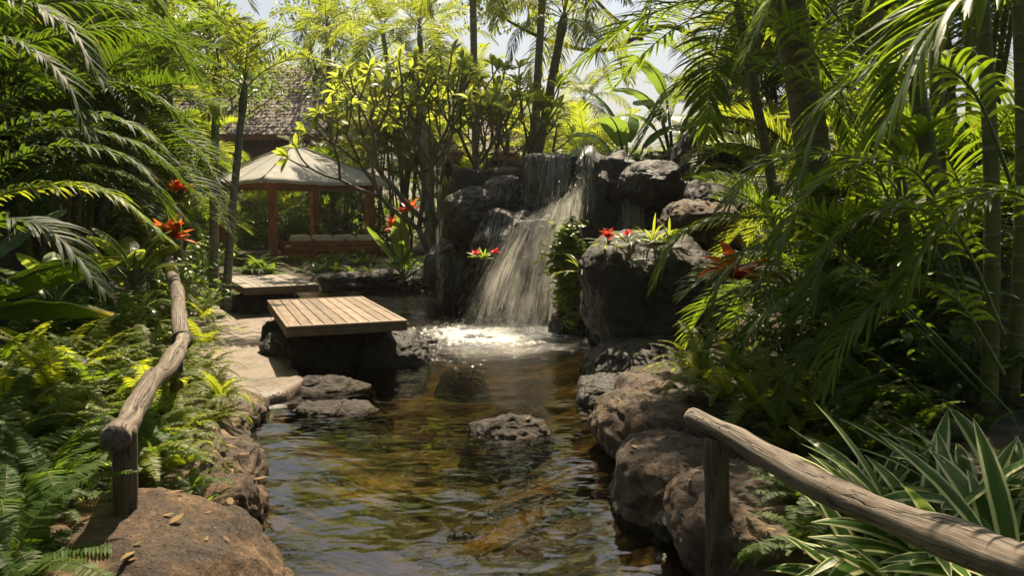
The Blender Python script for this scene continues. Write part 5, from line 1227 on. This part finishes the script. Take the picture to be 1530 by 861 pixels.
# bromeliads and heliconias
def bromeliad(label, loc, L_=.42, w=.02, n=22, fm='red', fl=((0, 0, .2),), leafm='broad_light', fr_=.07, fn=16, seed=0, e=(15, 80), name='bromeliad'):
    root = thing(name, label, 'bromeliad', loc); rg = np.random.RandomState(seed); b = MB(); strap_plant(b, n, L_, w, e, (30, 80), rg, .35, None, 8); put('leaves', b.mesh('leaves', MT[leafm]), (0, 0, 0), 0, 1, root)
    for f in fl:
        b = MB(); tube(b, [(0, 0, 0), (f[0] * .6, f[1] * .6, f[2] * .6), f], .008, 5, mi=1)
        for i in range(fn):
            az = i * 2.399; e0 = R(rg.uniform(0, 80)); pts, sd = arc(np.array(f), az, e0, e0 - R(40), fr_ * rg.uniform(.7, 1.2), 5); blade(b, pts, np.array([.5, 1, .9, .6, .05]) * fr_ * .2, sd, .3, rg.uniform(.2, .9))
        put('flower', b.mesh('flower', [MT[fm], MT['stem']]), (0, 0, 0), 0, 1, root)
def rl(px, py, y): return tuple(P(px, py, y))
bromeliad('green bromeliad with two red flowers clinging to the rock inside the waterfall spray', rl(722, 388, 13.0), .34, .018, 22, 'red', ((-.12, -.1, .10), (.20, -.1, .12)), fr_=.11, fn=14, seed=1)
bromeliad('red-flowered bromeliad on top of the great boulder, left of two', rl(908, 366, 9.3), .34, .015, 16, 'red', ((0, 0, .10),), fr_=.13, fn=20, seed=2, e=(5, 50))
bromeliad('red-flowered bromeliad on top of the great boulder, right of two', rl(937, 362, 9.4), .40, .018, 14, 'red', ((0, 0, .09),), fr_=.09, fn=12, seed=3, e=(20, 60))
for i, (px, py, y, s, lb) in enumerate([(868, 408, 10.2, .50, 'yellow-green strap-leaved tuft left of the great boulder'), (975, 362, 9.7, .46, 'bright strap-leaved tuft between the great boulder and the pale ridged rock'), (1000, 360, 9.5, .40, 'small bright strap-leaved tuft behind the drooping frond')]):
    b = MB(); strap_plant(b, 22, s, .016, (15, 75), (40, 90), np.random.RandomState(i + 5), .3); tag(put('strap_leaf_plant', b.mesh('strap_leaf_plant', MT['palm_bright']), rl(px, py, y)), lb, 'plant')
bromeliad('orange-red heliconia head beside the paddle leaves right of the gazebo', rl(612, 352, 18.4), .5, .04, 12, 'orange', ((0, 0, .62), (-.35, 0, .2)), 'broad', .36, 26, 7, name='heliconia')
bromeliad('orange-red leaved plant glowing behind the left fronds, upper of two', rl(268, 300, 10.5), .35, .05, 12, 'orange', ((0, 0, .15),), 'broad', .24, 18, 8, name='heliconia')
bromeliad('large red-orange leaved plant behind the far rail end, lower of two', rl(248, 352, 8.6), .28, .05, 8, 'orange', ((0, 0, .06), (.08, 0, -.02)), 'broad', .26, 14, 9, name='heliconia')
b = MB(); strap_plant(b, 16, .5, .055, (25, 80), (50, 110), np.random.RandomState(44), .2); tag(put('ti_plant', b.mesh('ti_plant', MT['ti']), rl(1100, 415, 6.6)), 'dark red ti plant glowing between the drooping fronds and the great boulder', 'ti plant')
# ------------------------------------------------------------------ camera, sun, sky
cam = bpy.data.cameras.new('camera'); co = bpy.data.objects.new('camera', cam); COL.objects.link(co)
co.location = (0, 0, CAMZ); co.rotation_euler = (math.pi / 2 - PITCH, 0, 0)
cam.sensor_width = 36; cam.lens = FPX / 1530 * 36; cam.clip_end = 3000; cam.clip_start = .05
SC.camera = co
AZ, ELV = R(5), R(58)
sd = Vector((math.sin(AZ) * math.cos(ELV), math.cos(AZ) * math.cos(ELV), math.sin(ELV)))
sl = bpy.data.lights.new('sun', 'SUN'); sl.energy = 5.0; sl.angle = R(.53); sl.color = (1.0, .84, .60)
so = bpy.data.objects.new('sun', sl); COL.objects.link(so); so.rotation_euler = sd.to_track_quat('Z', 'Y').to_euler(); so.location = (0, 0, 30)
w = bpy.data.worlds.new('World'); SC.world = w; w.use_nodes = True; nt = w.node_tree; nt.nodes.clear()
sky = nt.nodes.new('ShaderNodeTexSky'); sky.sky_type = 'NISHITA'; sky.sun_disc = False; sky.sun_elevation = ELV; sky.sun_rotation = AZ
sky.air_density = 1.2; sky.dust_density = 4; sky.ozone_density = 1.0
bg = nt.nodes.new('ShaderNodeBackground'); bg.inputs['Strength'].default_value = .052
ow = nt.nodes.new('ShaderNodeOutputWorld'); nt.links.new(sky.outputs[0], bg.inputs[0]); nt.links.new(bg.outputs[0], ow.inputs[0])
vs = SC.view_settings; vs.view_transform = 'Standard'; vs.look = 'None'; vs.exposure = 1.22; vs.gamma = 1; vs.use_curve_mapping = False
c = SC.cycles; c.use_denoising = True; c.denoiser = 'OPENIMAGEDENOISE'; c.max_bounces = 8; c.diffuse_bounces = 3; c.glossy_bounces = 3; c.transmission_bounces = 4; c.transparent_max_bounces = 24
c.sample_clamp_indirect = 6; c.caustics_reflective = False; c.caustics_refractive = False; c.use_adaptive_sampling = True; c.adaptive_threshold = .015

# sunlit damp air under the trees
def haze_box():
    m, nt, out, N, L = nodes('haze_air')
    v = N('VolumePrincipled'); v.inputs['Density'].default_value = .0005; v.inputs['Color'].default_value = (1, .95, .86, 1); v.inputs['Anisotropy'].default_value = .55
    L(v, 0, out, 'Volume')
    b = MB(); b.add([(x, y, z) for x in (-420, 420) for y in (-70, 905) for z in (-2, 24)], [(0, 1, 3, 2), (4, 6, 7, 5), (0, 4, 5, 1), (2, 3, 7, 6), (0, 2, 6, 4), (1, 5, 7, 3)])
    o = put('haze', b.mesh('haze', m, False)); tag(o, 'thin sunlit haze in the air of the garden', 'haze', kind='stuff')
haze_box()
c.volume_bounces = 0
